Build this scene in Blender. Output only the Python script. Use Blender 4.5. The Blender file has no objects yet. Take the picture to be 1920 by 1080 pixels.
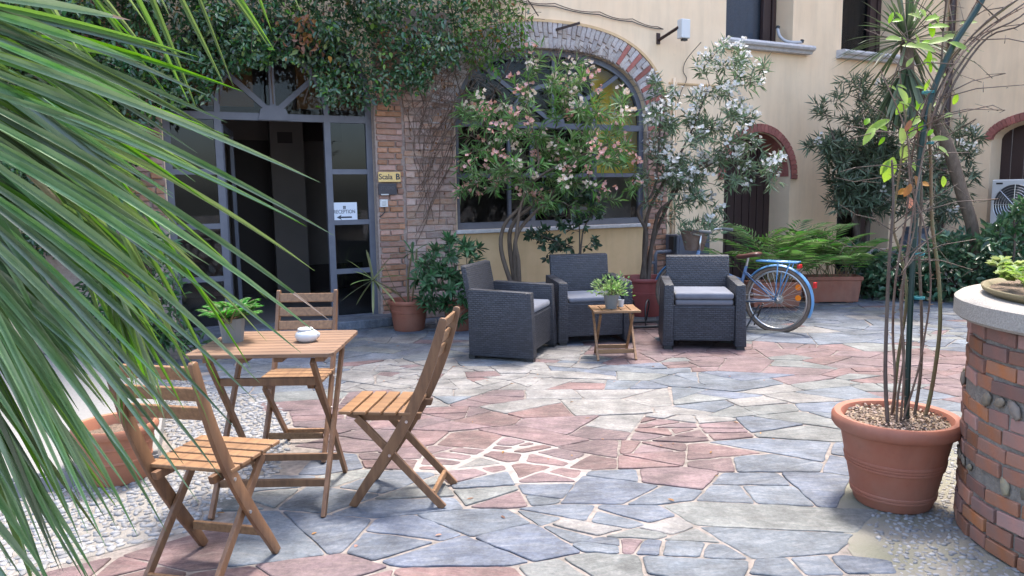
import bpy, bmesh, math, random
import numpy as np
from mathutils import Vector, Matrix, Quaternion
from mathutils.geometry import tessellate_polygon
random.seed(7); rs = np.random.RandomState(11)
R = math.radians
S = bpy.context.scene
COL = S.collection

# ---------------------------------------------------------------- camera, sky, sun, exposure
FPX, HC = 1400., 1.45
PITCH, ROLL = R(7.25), R(.8)
Fv = Vector((0, math.cos(PITCH), -math.sin(PITCH)))
R0 = Vector((1, 0, 0)); U0 = Vector((0, math.sin(PITCH), math.cos(PITCH)))
Rv = R0*math.cos(ROLL) - U0*math.sin(ROLL)
Uv = U0*math.cos(ROLL) + R0*math.sin(ROLL)
CP = Vector((0, 0, HC))
cam = bpy.data.cameras.new('camera'); co = bpy.data.objects.new('camera', cam); COL.objects.link(co)
m3 = Matrix((Rv, Uv, -Fv)).transposed()
co.matrix_world = Matrix.Translation(CP) @ m3.to_4x4()
cam.sensor_width = 36; cam.lens = 36*FPX/1920; cam.clip_start = .05; cam.clip_end = 400
cam.dof.use_dof = False
S.camera = co
SUN_DIR = Vector((.45*.375, .89*.375, .927)).normalized()      # towards the sun
w = bpy.data.worlds.new('World'); S.world = w; w.use_nodes = True
nt = w.node_tree; sky = nt.nodes.new('ShaderNodeTexSky'); sky.sky_type = 'NISHITA'; sky.sun_disc = False
sky.sun_elevation = math.asin(SUN_DIR.z); sky.sun_rotation = math.atan2(SUN_DIR.x, SUN_DIR.y)
sky.air_density = 1.0; sky.dust_density = 3.0; sky.ozone_density = 1.0
bg = nt.nodes['Background']; bg.inputs['Strength'].default_value = .15
nt.links.new(sky.outputs[0], bg.inputs[0])
sl = bpy.data.lights.new('sun', 'SUN'); sl.energy = 1.55; sl.angle = R(10); sl.color = (1, .94, .86)
so = bpy.data.objects.new('sun', sl); COL.objects.link(so); so.location = (3, 6, 20)
so.rotation_euler = (-SUN_DIR).to_track_quat('-Z', 'Y').to_euler()
S.view_settings.view_transform = 'Standard'; S.view_settings.look = 'None'
S.view_settings.exposure = 2.27; S.view_settings.gamma = 1; S.view_settings.use_curve_mapping = False
S.cycles.max_bounces = 8; S.cycles.transparent_max_bounces = 12

# ---------------------------------------------------------------- measuring helpers
def ray(x, y): return Fv + Rv*((x-960)/FPX) + Uv*((540-y)/FPX)
def G(x, y, z=0.):
    d = ray(x, y); return CP + d*((z-HC)/d.z)
def at(x, y, Y):
    d = ray(x, y); return CP + d*(Y/d.y)
A_ = R(63.5)
WE = Vector((math.sin(A_), math.cos(A_), 0)); WN = Vector((math.cos(A_), -math.sin(A_), 0)); WO = Vector((-1.506, 8.458, 0))
MW = Matrix((( WE.x, 0, WN.x, WO.x), (WE.y, 0, WN.y, WO.y), (0, 1, 0, 0), (0, 0, 0, 1)))   # (u along wall, v up, w out) -> world
UC = 9.95
CO = WO + WE*UC
MR = Matrix(((WN.x, 0, -WE.x, CO.x), (WN.y, 0, -WE.y, CO.y), (0, 1, 0, 0), (0, 0, 0, 1)))
def onwall(x, y, w=0.):
    d = ray(x, y); P0 = WO + WN*w; t = (P0-CP).dot(WN)/d.dot(WN); P = CP + d*t
    return (P-WO).dot(WE), P.z
def fw(u, v, w=0.): return MW @ Vector((u, v, w))
def wpt(x, y, w=0.): return fw(*onwall(x, y, w), w)

# ---------------------------------------------------------------- materials
MATS = {}
def mat(name, col=(.5, .5, .5), rough=.6, metal=0., noise=0., nscale=8., col2=None, bump=0., bscale=60., spec=.5, trans=0., island=0., stretch=(1, 1, 1), obj=False, hue=0., sheen=0., dist=.02):
    m = bpy.data.materials.new(name); m.use_nodes = True; t = m.node_tree; N = t.nodes; L = t.links
    b = N['Principled BSDF']; b.inputs['Roughness'].default_value = rough; b.inputs['Metallic'].default_value = metal
    b.inputs['Specular IOR Level'].default_value = spec
    if sheen: b.inputs['Sheen Weight'].default_value = sheen
    tc = N.new('ShaderNodeTexCoord'); mp = N.new('ShaderNodeMapping'); L.new(tc.outputs['Object'], mp.inputs[0])
    mp.inputs['Scale'].default_value = stretch
    c = N.new('ShaderNodeRGB'); c.outputs[0].default_value = (*col, 1); out = c.outputs[0]
    if col2 is not None:
        nz = N.new('ShaderNodeTexNoise'); nz.inputs['Scale'].default_value = nscale; nz.inputs['Detail'].default_value = 6; nz.inputs['Roughness'].default_value = .62
        L.new(mp.outputs[0], nz.inputs[0])
        cr = N.new('ShaderNodeMapRange'); cr.inputs[1].default_value = .35; cr.inputs[2].default_value = .66; L.new(nz.outputs[0], cr.inputs[0])
        mx = N.new('ShaderNodeMix'); mx.data_type = 'RGBA'; L.new(cr.outputs[0], mx.inputs[0]); L.new(out, mx.inputs[6]); mx.inputs[7].default_value = (*col2, 1); out = mx.outputs[2]
    if island or hue or obj:
        g = N.new('ShaderNodeNewGeometry'); oi = N.new('ShaderNodeObjectInfo')
        ad = N.new('ShaderNodeMath'); ad.operation = 'ADD'; L.new(g.outputs['Random Per Island'], ad.inputs[0]); L.new(oi.outputs['Random'], ad.inputs[1])
        fr = N.new('ShaderNodeMath'); fr.operation = 'FRACT'; L.new(ad.outputs[0], fr.inputs[0])
        if obj: src = oi.outputs['Random']
        else: src = fr.outputs[0]
        hs = N.new('ShaderNodeHueSaturation'); L.new(out, hs.inputs['Color'])
        mr = N.new('ShaderNodeMapRange'); mr.inputs[3].default_value = 1-island; mr.inputs[4].default_value = 1+island; L.new(src, mr.inputs[0]); L.new(mr.outputs[0], hs.inputs['Value'])
        if hue:
            f2 = N.new('ShaderNodeMath'); f2.operation = 'MULTIPLY'; f2.inputs[1].default_value = 7.31; L.new(src, f2.inputs[0])
            f3 = N.new('ShaderNodeMath'); f3.operation = 'FRACT'; L.new(f2.outputs[0], f3.inputs[0])
            mh = N.new('ShaderNodeMapRange'); mh.inputs[3].default_value = .5-hue; mh.inputs[4].default_value = .5+hue; L.new(f3.outputs[0], mh.inputs[0]); L.new(mh.outputs[0], hs.inputs['Hue'])
            ms = N.new('ShaderNodeMapRange'); ms.inputs[3].default_value = .75; ms.inputs[4].default_value = 1.15; L.new(f3.outputs[0], ms.inputs[0]); L.new(ms.outputs[0], hs.inputs['Saturation'])
        out = hs.outputs[0]
    L.new(out, b.inputs['Base Color'])
    if bump:
        bz = N.new('ShaderNodeTexNoise'); bz.inputs['Scale'].default_value = bscale; bz.inputs['Detail'].default_value = 5; L.new(mp.outputs[0], bz.inputs[0])
        bp = N.new('ShaderNodeBump'); bp.inputs['Strength'].default_value = bump; bp.inputs['Distance'].default_value = dist; L.new(bz.outputs[0], bp.inputs['Height']); L.new(bp.outputs[0], b.inputs['Normal'])
    if trans:
        o = N['Material Output']; tr = N.new('ShaderNodeBsdfTranslucent'); L.new(out, tr.inputs[0]); ms = N.new('ShaderNodeMixShader'); ms.inputs[0].default_value = trans
        gm = N.new('ShaderNodeHueSaturation'); gm.inputs['Value'].default_value = 1.5; gm.inputs['Saturation'].default_value = 1.1; gm.inputs['Hue'].default_value = .49; L.new(out, gm.inputs['Color']); L.new(gm.outputs[0], tr.inputs[0])
        L.new(b.outputs[0], ms.inputs[1]); L.new(tr.outputs[0], ms.inputs[2]); L.new(ms.outputs[0], o.inputs[0])
    MATS[name] = m; return m
plaster = mat('cream_plaster', (.86, .655, .45), .88, col2=(.81, .595, .395), nscale=1.1, bump=.15, bscale=90, stretch=(1, 1, .45), dist=.004)
plaster_y = mat('ochre_plaster', (.70, .48, .27), .88, col2=(.62, .41, .22), nscale=2.0, bump=.15, bscale=90, dist=.004)
stone_grey = mat('grey_stone', (.24, .24, .25), .8, col2=(.17, .17, .18), nscale=12, bump=.4, bscale=80, dist=.004)
sill_m = mat('pale_sill_stone', (.55, .53, .53), .7, col2=(.44, .42, .43), nscale=18, bump=.15, dist=.003)
frame_m = mat('grey_painted_metal', (.10, .105, .135), .45, spec=.5, col2=(.13, .135, .165), nscale=5)
frame_d = mat('dark_brown_wood', (.035, .018, .018), .5, col2=(.05, .028, .026), nscale=12, stretch=(8, 8, 1))
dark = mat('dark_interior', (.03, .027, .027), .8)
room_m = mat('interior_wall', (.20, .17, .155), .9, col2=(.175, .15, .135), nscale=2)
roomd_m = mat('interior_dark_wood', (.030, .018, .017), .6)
roomy = mat('lit_yellow_wall', (.85, .56, .05), .8, col2=(.75, .48, .04), nscale=3)  # yellow brightened so the colour carries the indoor glow
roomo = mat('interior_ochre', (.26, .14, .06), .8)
brick_m = mat('red_brick', (.33, .155, .10), .85, col2=(.38, .23, .17), nscale=14, bump=.5, bscale=70, island=.28, hue=.008, obj=True, dist=.005)
brick_p = mat('planter_brick', (.30, .115, .065), .9, col2=(.25, .13, .095), nscale=11, bump=.5, bscale=80, island=.35, hue=.009, obj=True, dist=.005)
brick_w = mat('limewashed_brick', (.36, .28, .25), .9, col2=(.50, .47, .45), nscale=16, bump=.5, bscale=70, island=.22, hue=.015, obj=True, dist=.006)
brick_r = mat('arch_brick', (.30, .095, .075), .85, col2=(.36, .14, .115), nscale=14, bump=.4, bscale=70, island=.2, obj=True, dist=.004)
mortar_g = mat('grey_mortar', (.25, .22, .19), .95, col2=(.16, .14, .12), nscale=30, bump=.9, bscale=110, dist=.01)
mortar_b = mat('brick_mortar', (.42, .34, .30), .95, col2=(.30, .22, .19), nscale=25, bump=.6, bscale=110, dist=.006)
terra = mat('terracotta_plastic', (.255, .08, .045), .65, col2=(.27, .115, .075), nscale=3.5, bump=.05, obj=True, island=.08)
terra_red = mat('red_terracotta', (.27, .058, .05), .5, col2=(.21, .05, .042), nscale=7)
soil = mat('soil', (.11, .075, .05), .95, col2=(.20, .14, .10), nscale=45, bump=1, bscale=90)
wood = mat('acacia_wood', (.25, .135, .062), .5, col2=(.15, .075, .034), nscale=5, bump=.12, bscale=30, stretch=(1.2, 12, 12), obj=True, island=.14, dist=.003)
wood_v = mat('acacia_wood_dark', (.185, .094, .044), .5, col2=(.105, .05, .024), nscale=5, bump=.12, bscale=30, stretch=(6, 6, 1), obj=True, island=.12, dist=.003)
wood_t = mat('acacia_wood_table', (.22, .128, .075), .55, col2=(.13, .073, .044), nscale=4, bump=.12, bscale=30, stretch=(1, 14, 14), obj=True, island=.16, dist=.003)
white_c = mat('white_ceramic', (.5, .5, .5), .2)
steel = mat('brushed_steel', (.6, .6, .6), .3, metal=1)
blackp = mat('black_plastic', (.02, .02, .022), .45)
cush = mat('cushion_fabric', (.15, .155, .185), .9, bump=.35, bscale=9, col2=(.115, .12, .145), nscale=7, dist=.002, sheen=.2)
cush_d = mat('cushion_fabric_dark', (.13, .13, .15), .9, bump=.2, bscale=300, dist=.002)
potgrey = mat('grey_pot', (.14, .14, .135), .6)
blue_b = mat('light_blue_paint', (.085, .22, .40), .35, spec=.6)
blue_d = mat('dull_blue_paint', (.10, .16, .27), .35)
tyre_m = mat('tan_tyre', (.20, .14, .10), .8, col2=(.12, .09, .07), nscale=20)
leather = mat('brown_leather', (.10, .035, .025), .45)
red_l = mat('red_reflector', (.5, .02, .02), .2)
orange_l = mat('orange_reflector', (.8, .2, .01), .3)
wall_white = mat('white_casing', (.62, .62, .62), .5)
bark = mat('grey_brown_bark', (.16, .115, .085), .9, col2=(.10, .07, .05), nscale=14, bump=.8, bscale=50, stretch=(2, 2, .6), dist=.008)
bark_d = mat('dark_bark', (.075, .05, .04), .9, col2=(.12, .09, .07), nscale=16, bump=.8, bscale=50, stretch=(2, 2, .6), dist=.006)
bark_g = mat('green_stem', (.13, .14, .055), .7, col2=(.17, .09, .05), nscale=9, bump=.3)
bark_r = mat('red_brown_twig', (.19, .135, .105), .85, col2=(.11, .06, .04), nscale=9)
pole_m = mat('green_plastic_pole', (.004, .026, .022), .4)
platform_m = mat('pale_terrazzo', (.24, .23, .22), .75, col2=(.18, .175, .165), nscale=60, bump=.2, bscale=120, dist=.002)
pebble_m = mat('pale_pebble', (.23, .222, .215), .7, col2=(.15, .154, .165), nscale=8, island=.28, hue=.03, obj=True)
pebble_s = mat('pale_pebble_mass', (.23, .222, .215), .7, col2=(.15, .154, .165), nscale=8, island=.28, hue=.03)
grit = mat('gritty_concrete', (.25, .23, .205), .95, col2=(.17, .155, .135), nscale=14, bump=.8, bscale=150, dist=.006)
moss = mat('mossy_concrete', (.21, .19, .165), .95, col2=(.15, .15, .105), nscale=2.2, bump=.7, bscale=150, dist=.006)
mort_w = mat('pale_mortar', (.26, .22, .195), .95, col2=(.13, .115, .10), nscale=20, bump=.6, bscale=160, dist=.006)
def stone(name, c1, c2, c3, island=.16, hue=.015, obj=True):
    m = mat(name, c1, .72, col2=c2, nscale=5, bump=0, stretch=(1, 2.6, 1), obj=obj, island=island, hue=hue)
    t = m.node_tree; N = t.nodes; L = t.links; b = N['Principled BSDF']
    src = b.inputs['Base Color'].links[0].from_socket
    tc = [n for n in N if n.bl_idname == 'ShaderNodeTexCoord'][0]
    oi = N.new('ShaderNodeObjectInfo')
    mp = N.new('ShaderNodeMapping'); mp.inputs['Scale'].default_value = (1.3, 6, 1); mp.inputs['Rotation'].default_value = (0, 0, .22)
    ge = N.new('ShaderNodeNewGeometry'); vr_ = N.new('ShaderNodeVectorRotate'); vr_.rotation_type = 'Z_AXIS'; L.new(ge.outputs['Position'], vr_.inputs['Vector'])
    ra = N.new('ShaderNodeMapRange'); ra.inputs[3].default_value = -.45; ra.inputs[4].default_value = .35; L.new(oi.outputs['Random'], ra.inputs[0]); L.new(ra.outputs[0], vr_.inputs['Angle'])
    L.new(vr_.outputs[0], mp.inputs[0])
    nz = N.new('ShaderNodeTexNoise'); nz.inputs['Scale'].default_value = 5.5; nz.inputs['Detail'].default_value = 8; nz.inputs['Roughness'].default_value = .7; nz.inputs['Distortion'].default_value = .4
    L.new(mp.outputs[0], nz.inputs[0])
    rp = N.new('ShaderNodeMapRange'); rp.inputs[1].default_value = .46; rp.inputs[2].default_value = .72; L.new(nz.outputs[0], rp.inputs[0])
    ml = N.new('ShaderNodeMath'); ml.operation = 'MULTIPLY'; ml.inputs[1].default_value = .7; L.new(rp.outputs[0], ml.inputs[0])
    mx = N.new('ShaderNodeMix'); mx.data_type = 'RGBA'; L.new(ml.outputs[0], mx.inputs[0]); L.new(src, mx.inputs[6]); mx.inputs[7].default_value = (*c3, 1)
    n2 = N.new('ShaderNodeTexNoise'); n2.inputs['Scale'].default_value = 42; n2.inputs['Detail'].default_value = 7; n2.inputs['Roughness'].default_value = .8; L.new(tc.outputs['Object'], n2.inputs[0])
    m2 = N.new('ShaderNodeMapRange'); m2.inputs[1].default_value = .3; m2.inputs[2].default_value = .7; m2.inputs[3].default_value = .62; m2.inputs[4].default_value = 1.32; L.new(n2.outputs[0], m2.inputs[0])
    n3 = N.new('ShaderNodeTexNoise'); n3.inputs['Scale'].default_value = 3.6; n3.inputs['Detail'].default_value = 7; n3.inputs['Roughness'].default_value = .7; L.new(ge.outputs['Position'], n3.inputs[0])
    m3_ = N.new('ShaderNodeMapRange'); m3_.inputs[1].default_value = .35; m3_.inputs[2].default_value = .68; m3_.inputs[3].default_value = .50; m3_.inputs[4].default_value = 1.26; L.new(n3.outputs[0], m3_.inputs[0])
    m4_ = N.new('ShaderNodeVectorMath'); m4_.operation = 'SCALE'; L.new(mx.outputs[2], m4_.inputs[0]); L.new(m3_.outputs[0], m4_.inputs['Scale'])
    mm = N.new('ShaderNodeVectorMath'); mm.operation = 'SCALE'; L.new(m4_.outputs[0], mm.inputs[0]); L.new(m2.outputs[0], mm.inputs['Scale'])
    L.new(mm.outputs[0], b.inputs['Base Color'])
    bp = N.new('ShaderNodeBump'); bp.inputs['Strength'].default_value = .8; bp.inputs['Distance'].default_value = .012; L.new(nz.outputs[0], bp.inputs['Height']); L.new(bp.outputs[0], b.inputs['Normal'])
    return m
st_blue = stone('blue_grey_slate', (.078, .096, .128), (.118, .134, .16), (.205, .212, .222))
st_green = stone('green_grey_slate', (.115, .122, .118), (.155, .16, .155), (.24, .235, .22))
st_pink = stone('porphyry_pink', (.115, .066, .071), (.16, .098, .096), (.22, .16, .148), hue=.02, island=.2)
st_white = stone('pale_quartzite', (.21, .20, .19), (.16, .153, .15), (.27, .245, .215), island=.1)
STB = {'b': st_blue, 'g': st_green, 'p': st_pink, 'w': st_white}

def leafm(name, col, island=.4, hue=.03, rough=.45, trans=.25, spec=.4): return mat(name, col, rough, island=island, hue=hue, trans=trans, spec=spec)
lf_ivy = leafm('dark_glossy_leaf', (.045, .105, .038), .6, .035, .30, .2, .7)
lf_ivy2 = leafm('yellow_green_leaf', (.16, .26, .05), .4, .03, .4, .35)
lf_vine = leafm('fresh_vine_leaf', (.10, .20, .045), .45, .03, .45, .4)
lf_olea = leafm('oleander_leaf', (.12, .22, .065), .45, .025, .45, .3)
lf_olea2 = leafm('grey_oleander_leaf', (.13, .19, .105), .45, .02, .45, .25)
lf_oleag = leafm('shaded_oleander_leaf', (.105, .145, .09), .4, .02, .5, .2)
lf_pitto = leafm('whorled_leaf', (.065, .145, .060), .4, .02, .4, .25)
lf_palm = leafm('parlour_palm_leaf', (.10, .20, .055), .45, .03, .45, .35)
lf_shrub = leafm('dark_shrub_leaf', (.050, .110, .055), .45, .03, .35, .15, .6)
lf_camel = leafm('camellia_leaf', (.040, .080, .040), .4, .02, .35, .15, .6)
lf_lime = leafm('lime_leaf', (.19, .33, .03), .2, .02, .45, .45)
lf_lett = leafm('lettuce_leaf', (.19, .28, .07), .3, .02, .5, .4)
lf_fern = leafm('bright_fern_leaf', (.045, .18, .025), .4, .02, .45, .35)
lf_mint = leafm('pale_green_leaf', (.14, .24, .075), .35, .02, .5, .35)
lf_cord = leafm('sword_leaf', (.075, .11, .055), .35, .02, .45, .2)
lf_cordy = leafm('striped_sword_leaf', (.22, .26, .10), .4, .03, .45, .3)
lf_dead = leafm('dry_orange_leaf', (.30, .14, .06), .4, .02, .7, .3)
lf_brown = leafm('dry_brown_leaf', (.24, .12, .06), .4, .02, .8, .2)
petal_p = leafm('pink_petal', (.62, .33, .27), .15, .02, .6, .3)
petal_c = leafm('cream_petal', (.66, .53, .41), .12, .015, .6, .3)
petal_w = leafm('white_petal', (.62, .60, .57), .08, .01, .6, .3)
palm_a = mat('fan_leaflet_green_glare', (.056, .132, .036), .3, obj=True, island=.55, hue=.012, trans=.15, spec=.9, col2=(.14, .205, .11), nscale=7)  # paler mottling puts whitish sun glare into the leaflet colour
palm_b = mat('fan_leaflet_backlit', (.075, .14, .030), .42, obj=True, island=.35, hue=.02, trans=.45, spec=.4)
palm_tip = mat('dry_leaflet_tip', (.42, .30, .22), .8)

def wicker():
    m = mat('grey_wicker', (.055, .058, .072), .5); t = m.node_tree; N = t.nodes; L = t.links; b = N['Principled BSDF']
    tc = N.new('ShaderNodeTexCoord'); sp = N.new('ShaderNodeSeparateXYZ'); L.new(tc.outputs['Object'], sp.inputs[0])
    ad = N.new('ShaderNodeMath'); ad.operation = 'ADD'; L.new(sp.outputs[0], ad.inputs[0]); L.new(sp.outputs[1], ad.inputs[1])
    cb = N.new('ShaderNodeCombineXYZ'); L.new(ad.outputs[0], cb.inputs[0]); L.new(sp.outputs[2], cb.inputs[1])
    br = N.new('ShaderNodeTexBrick'); br.offset = .5; br.inputs['Scale'].default_value = 1; br.inputs['Brick Width'].default_value = .042; br.inputs['Row Height'].default_value = .018
    br.inputs['Mortar Size'].default_value = .0034; br.inputs['Mortar Smooth'].default_value = 1.0; br.inputs['Color1'].default_value = (.046, .048, .060, 1); br.inputs['Color2'].default_value = (.026, .027, .035, 1); br.inputs['Mortar'].default_value = (.012, .012, .016, 1)
    L.new(cb.outputs[0], br.inputs[0]); L.new(br.outputs[0], b.inputs['Base Color'])
    bp = N.new('ShaderNodeBump'); bp.invert = True; bp.inputs['Strength'].default_value = .9; bp.inputs['Distance'].default_value = .006; L.new(br.outputs['Fac'], bp.inputs['Height']); L.new(bp.outputs[0], b.inputs['Normal'])
    return m
wick = wicker()
def glassm(name, tint=(.85, .88, .88), refl=1.0):
    m = bpy.data.materials.new(name); m.use_nodes = True; t = m.node_tree; N = t.nodes; L = t.links; N.remove(N['Principled BSDF'])
    tr = N.new('ShaderNodeBsdfTransparent'); tr.inputs[0].default_value = (*tint, 1); gl = N.new('ShaderNodeBsdfGlossy'); gl.inputs['Roughness'].default_value = .02; gl.inputs[0].default_value = (.9, .95, 1, 1)
    ge = N.new('ShaderNodeNewGeometry'); dt_ = N.new('ShaderNodeVectorMath'); dt_.operation = 'DOT_PRODUCT'; L.new(ge.outputs['Incoming'], dt_.inputs[0]); L.new(ge.outputs['Normal'], dt_.inputs[1])
    def mth(op, a, b=None):
        n = N.new('ShaderNodeMath'); n.operation = op
        for i, q in enumerate((a, b)):
            if q is None: continue
            if isinstance(q, (int, float)): n.inputs[i].default_value = q
            else: L.new(q, n.inputs[i])
        return n.outputs[0]
    f5 = mth('POWER', mth('SUBTRACT', 1.0, mth('ABSOLUTE', dt_.outputs['Value'])), 5.0); ml = N.new('ShaderNodeMath'); ml.operation = 'MULTIPLY'; ml.inputs[1].default_value = refl; L.new(mth('ADD', mth('MULTIPLY', f5, .9), .045), ml.inputs[0])
    mx = N.new('ShaderNodeMixShader'); L.new(ml.outputs[0], mx.inputs[0]); L.new(tr.outputs[0], mx.inputs[1]); L.new(gl.outputs[0], mx.inputs[2]); L.new(mx.outputs[0], N['Material Output'].inputs[0])
    return m
glass = glassm('window_glass', (.85, .86, .86), .25)
glass_d = glassm('dark_window_glass', (.62, .64, .67), .5)
curtain = mat('grey_curtain', (.50, .53, .58), .8, col2=(.42, .45, .49), nscale=5, stretch=(6, 6, .4))

def weather(m, k_=1.):
    t = m.node_tree; N = t.nodes; L = t.links; b = N['Principled BSDF']; src = b.inputs['Base Color'].links[0].from_socket; tc = [n for n in N if n.bl_idname == 'ShaderNodeTexCoord'][0]
    for sc, str_, lo, hi, a0, a1 in ((2.2, (3, .35, 1), .45, .75, 1.0, .86), (.7, (1, 1, 1), .3, .7, 1.05, .93), (9, (1, 1, 1), .62, .72, 1.0, .93)):
        mp = N.new('ShaderNodeMapping'); mp.inputs['Scale'].default_value = str_; L.new(tc.outputs['Object'], mp.inputs[0]); nz = N.new('ShaderNodeTexNoise'); nz.inputs['Scale'].default_value = sc; nz.inputs['Detail'].default_value = 8; nz.inputs['Roughness'].default_value = .65; L.new(mp.outputs[0], nz.inputs[0])
        mr = N.new('ShaderNodeMapRange'); mr.inputs[1].default_value = lo; mr.inputs[2].default_value = hi; mr.inputs[3].default_value = 1+(a0-1)*k_; mr.inputs[4].default_value = 1+(a1-1)*k_; L.new(nz.outputs[0], mr.inputs[0])
        sm = N.new('ShaderNodeVectorMath'); sm.operation = 'SCALE'; L.new(src, sm.inputs[0]); L.new(mr.outputs[0], sm.inputs['Scale']); src = sm.outputs[0]
    L.new(src, b.inputs['Base Color'])
weather(plaster, .9); weather(plaster_y, 1.0); weather(terra, 2.2); weather(brick_m, 1.5); weather(brick_p, 1.5)

# ---------------------------------------------------------------- mesh helpers
class MB:
    def __init__(s): s.v = []; s.f = []; s.m = []; s.k = 0
    def add(s, vs, fs):
        o = len(s.v); s.v += [tuple(p) for p in vs]
        for f in fs: s.f.append(tuple(i+o for i in f)); s.m.append(s.k)
    def box(s, c, d, rz=0, M=None, taper=None):
        hx, hy, hz = d[0]/2, d[1]/2, d[2]/2; T = Matrix.Translation(c) @ Matrix.Rotation(rz, 4, 'Z')
        if M is not None: T = M @ T
        s.add([T @ Vector((x, y, z)) for x, y, z in ((-hx, -hy, -hz), (hx, -hy, -hz), (hx, hy, -hz), (-hx, hy, -hz), (-hx, -hy, hz), (hx, -hy, hz), (hx, hy, hz), (-hx, hy, hz))],
              [(3, 2, 1, 0), (4, 5, 6, 7), (0, 1, 5, 4), (1, 2, 6, 5), (2, 3, 7, 6), (3, 0, 4, 7)])
    def bar(s, a, b, wdt, thk, up=(0, 0, 1)):
        a = Vector(a); b = Vector(b); d = (b-a).normalized(); up = Vector(up); x = d.cross(up).normalized(); y = x.cross(d)
        q = [(-1, -1), (1, -1), (1, 1), (-1, 1)]
        s.add([p + x*i*wdt/2 + y*j*thk/2 for p in (a, b) for i, j in q], [(0, 1, 2, 3), (7, 6, 5, 4), (0, 4, 5, 1), (1, 5, 6, 2), (2, 6, 7, 3), (3, 7, 4, 0)])
    def tube(s, pts, rad, n=6, closed=False, cap=True):
        pts = [Vector(p) for p in pts]; N = len(pts)
        if not hasattr(rad, '__len__'): rad = [rad]*N
        ref = Vector((0, 0, 1)); vs = []; prev = None
        for i, p in enumerate(pts):
            if closed: t = pts[(i+1) % N]-pts[i-1]
            else: t = pts[min(i+1, N-1)]-pts[max(i-1, 0)]
            t = t.normalized() if t.length > 1e-9 else Vector((0, 0, 1))
            if prev is None:
                r_ = Vector((1, 0, 0)) if abs(t.x) < .8 else Vector((0, 1, 0)); x = t.cross(r_).normalized()
            else: x = (prev - t*prev.dot(t)); x = x.normalized() if x.length > 1e-6 else t.orthogonal().normalized()
            prev = x; y = t.cross(x)
            for k in range(n):
                a = 2*math.pi*k/n; vs.append(p + (x*math.cos(a)+y*math.sin(a))*rad[i])
        fs = []
        for i in range(N if closed else N-1):
            for k in range(n):
                a = i*n+k; b = i*n+(k+1) % n; j = ((i+1) % N)*n
                fs.append((a, b, j+(k+1) % n, j+k))
        if cap and not closed: fs.append(tuple(range(n-1, -1, -1))); fs.append(tuple((N-1)*n+k for k in range(n)))
        s.add(vs, fs)
    def lathe(s, prof, c=(0, 0, 0), n=36, M=None, a0=0, a1=2*math.pi):
        full = abs(a1-a0-2*math.pi) < 1e-6; k = n if full else n+1; vs = []
        for r_, z in prof:
            for i in range(k):
                a = a0+(a1-a0)*i/n; v = Vector((c[0]+r_*math.cos(a), c[1]+r_*math.sin(a), c[2]+z)); vs.append(M @ v if M else v)
        fs = []
        for j in range(len(prof)-1):
            for i in range(n): fs.append((j*k+i, j*k+(i+1) % k, (j+1)*k+(i+1) % k, (j+1)*k+i))
        s.add(vs, fs)
    def prism(s, poly, thick, M=None):              # poly in xy, thickness along +z
        n = len(poly); vs = [Vector((x, y, 0)) for x, y in poly]+[Vector((x, y, thick)) for x, y in poly]
        if M is not None: vs = [M @ v for v in vs]
        s.add(vs, [tuple(range(n-1, -1, -1)), tuple(range(n, 2*n))]+[(i, (i+1) % n, n+(i+1) % n, n+i) for i in range(n)])
def link(name, me, parent=None, loc=None, rot=None):
    o = bpy.data.objects.new(name, me); COL.objects.link(o)
    if parent is not None: o.parent = parent
    if loc is not None: o.location = loc
    if rot is not None: o.rotation_euler = rot
    return o
def build(mb, name, m, parent=None, smooth=False, bevel=0, loc=None, rot=None, segs=2):
    me = bpy.data.meshes.new(name); me.from_pydata(mb.v, [], mb.f)
    for q in (m if isinstance(m, (list, tuple)) else [m]): me.materials.append(q)
    if any(mb.m): me.polygons.foreach_set('material_index', mb.m)
    if bevel:
        b = bmesh.new(); b.from_mesh(me); bmesh.ops.bevel(b, geom=[e for e in b.edges if len(e.link_faces) == 2 and e.calc_face_angle(0) > .6], offset=bevel, segments=segs, profile=.5, affect='EDGES', clamp_overlap=True)
        b.to_mesh(me); b.free()
    if smooth:
        me.polygons.foreach_set('use_smooth', [True]*len(me.polygons))
        if smooth != 'all': me.set_sharp_from_angle(angle=R(38))
    me.update()
    return link(name, me, parent, loc, rot)
def thing(name, label, cat, loc=(0, 0, 0), rz=0, group=None):
    o = bpy.data.objects.new(name, None); COL.objects.link(o); o.empty_display_size = .1
    o.location = loc; o.rotation_euler = (0, 0, rz); o['label'] = label; o['category'] = cat
    if group: o['group'] = group
    return o
def tag(o, label, cat, group=None):
    o['label'] = label; o['category'] = cat
    if group: o['group'] = group
    return o
def struct(o): o['kind'] = 'structure'; return o
def stuff(o): o['kind'] = 'stuff'; return o
def copy_thing(root, loc, rz, label):
    r_ = root.copy(); COL.objects.link(r_); r_.location = loc; r_.rotation_euler = (0, 0, rz); r_['label'] = label
    for ch in list(root.children):
        c = ch.copy(); COL.objects.link(c); c.parent = r_
        for g in list(ch.children):
            d = g.copy(); COL.objects.link(d); d.parent = c
    return r_
def bez(p, n=8):
    p = [Vector(q) for q in p]; out = []
    for i in range(n+1):
        t = i/n; q = p
        while len(q) > 1: q = [q[k].lerp(q[k+1], t) for k in range(len(q)-1)]
        out.append(q[0])
    return out
def smooth_line(pts, n=4):
    pts = [Vector(p) for p in pts]; out = []
    for i in range(len(pts)-1):
        p0 = pts[max(i-1, 0)]; p1 = pts[i]; p2 = pts[i+1]; p3 = pts[min(i+2, len(pts)-1)]
        for k in range(n):
            t = k/n; out.append(.5*((2*p1)+(p2-p0)*t+(2*p0-5*p1+4*p2-p3)*t*t+(3*p1-p0-3*p2+p3)*t**3))
    out.append(pts[-1]); return out

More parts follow.
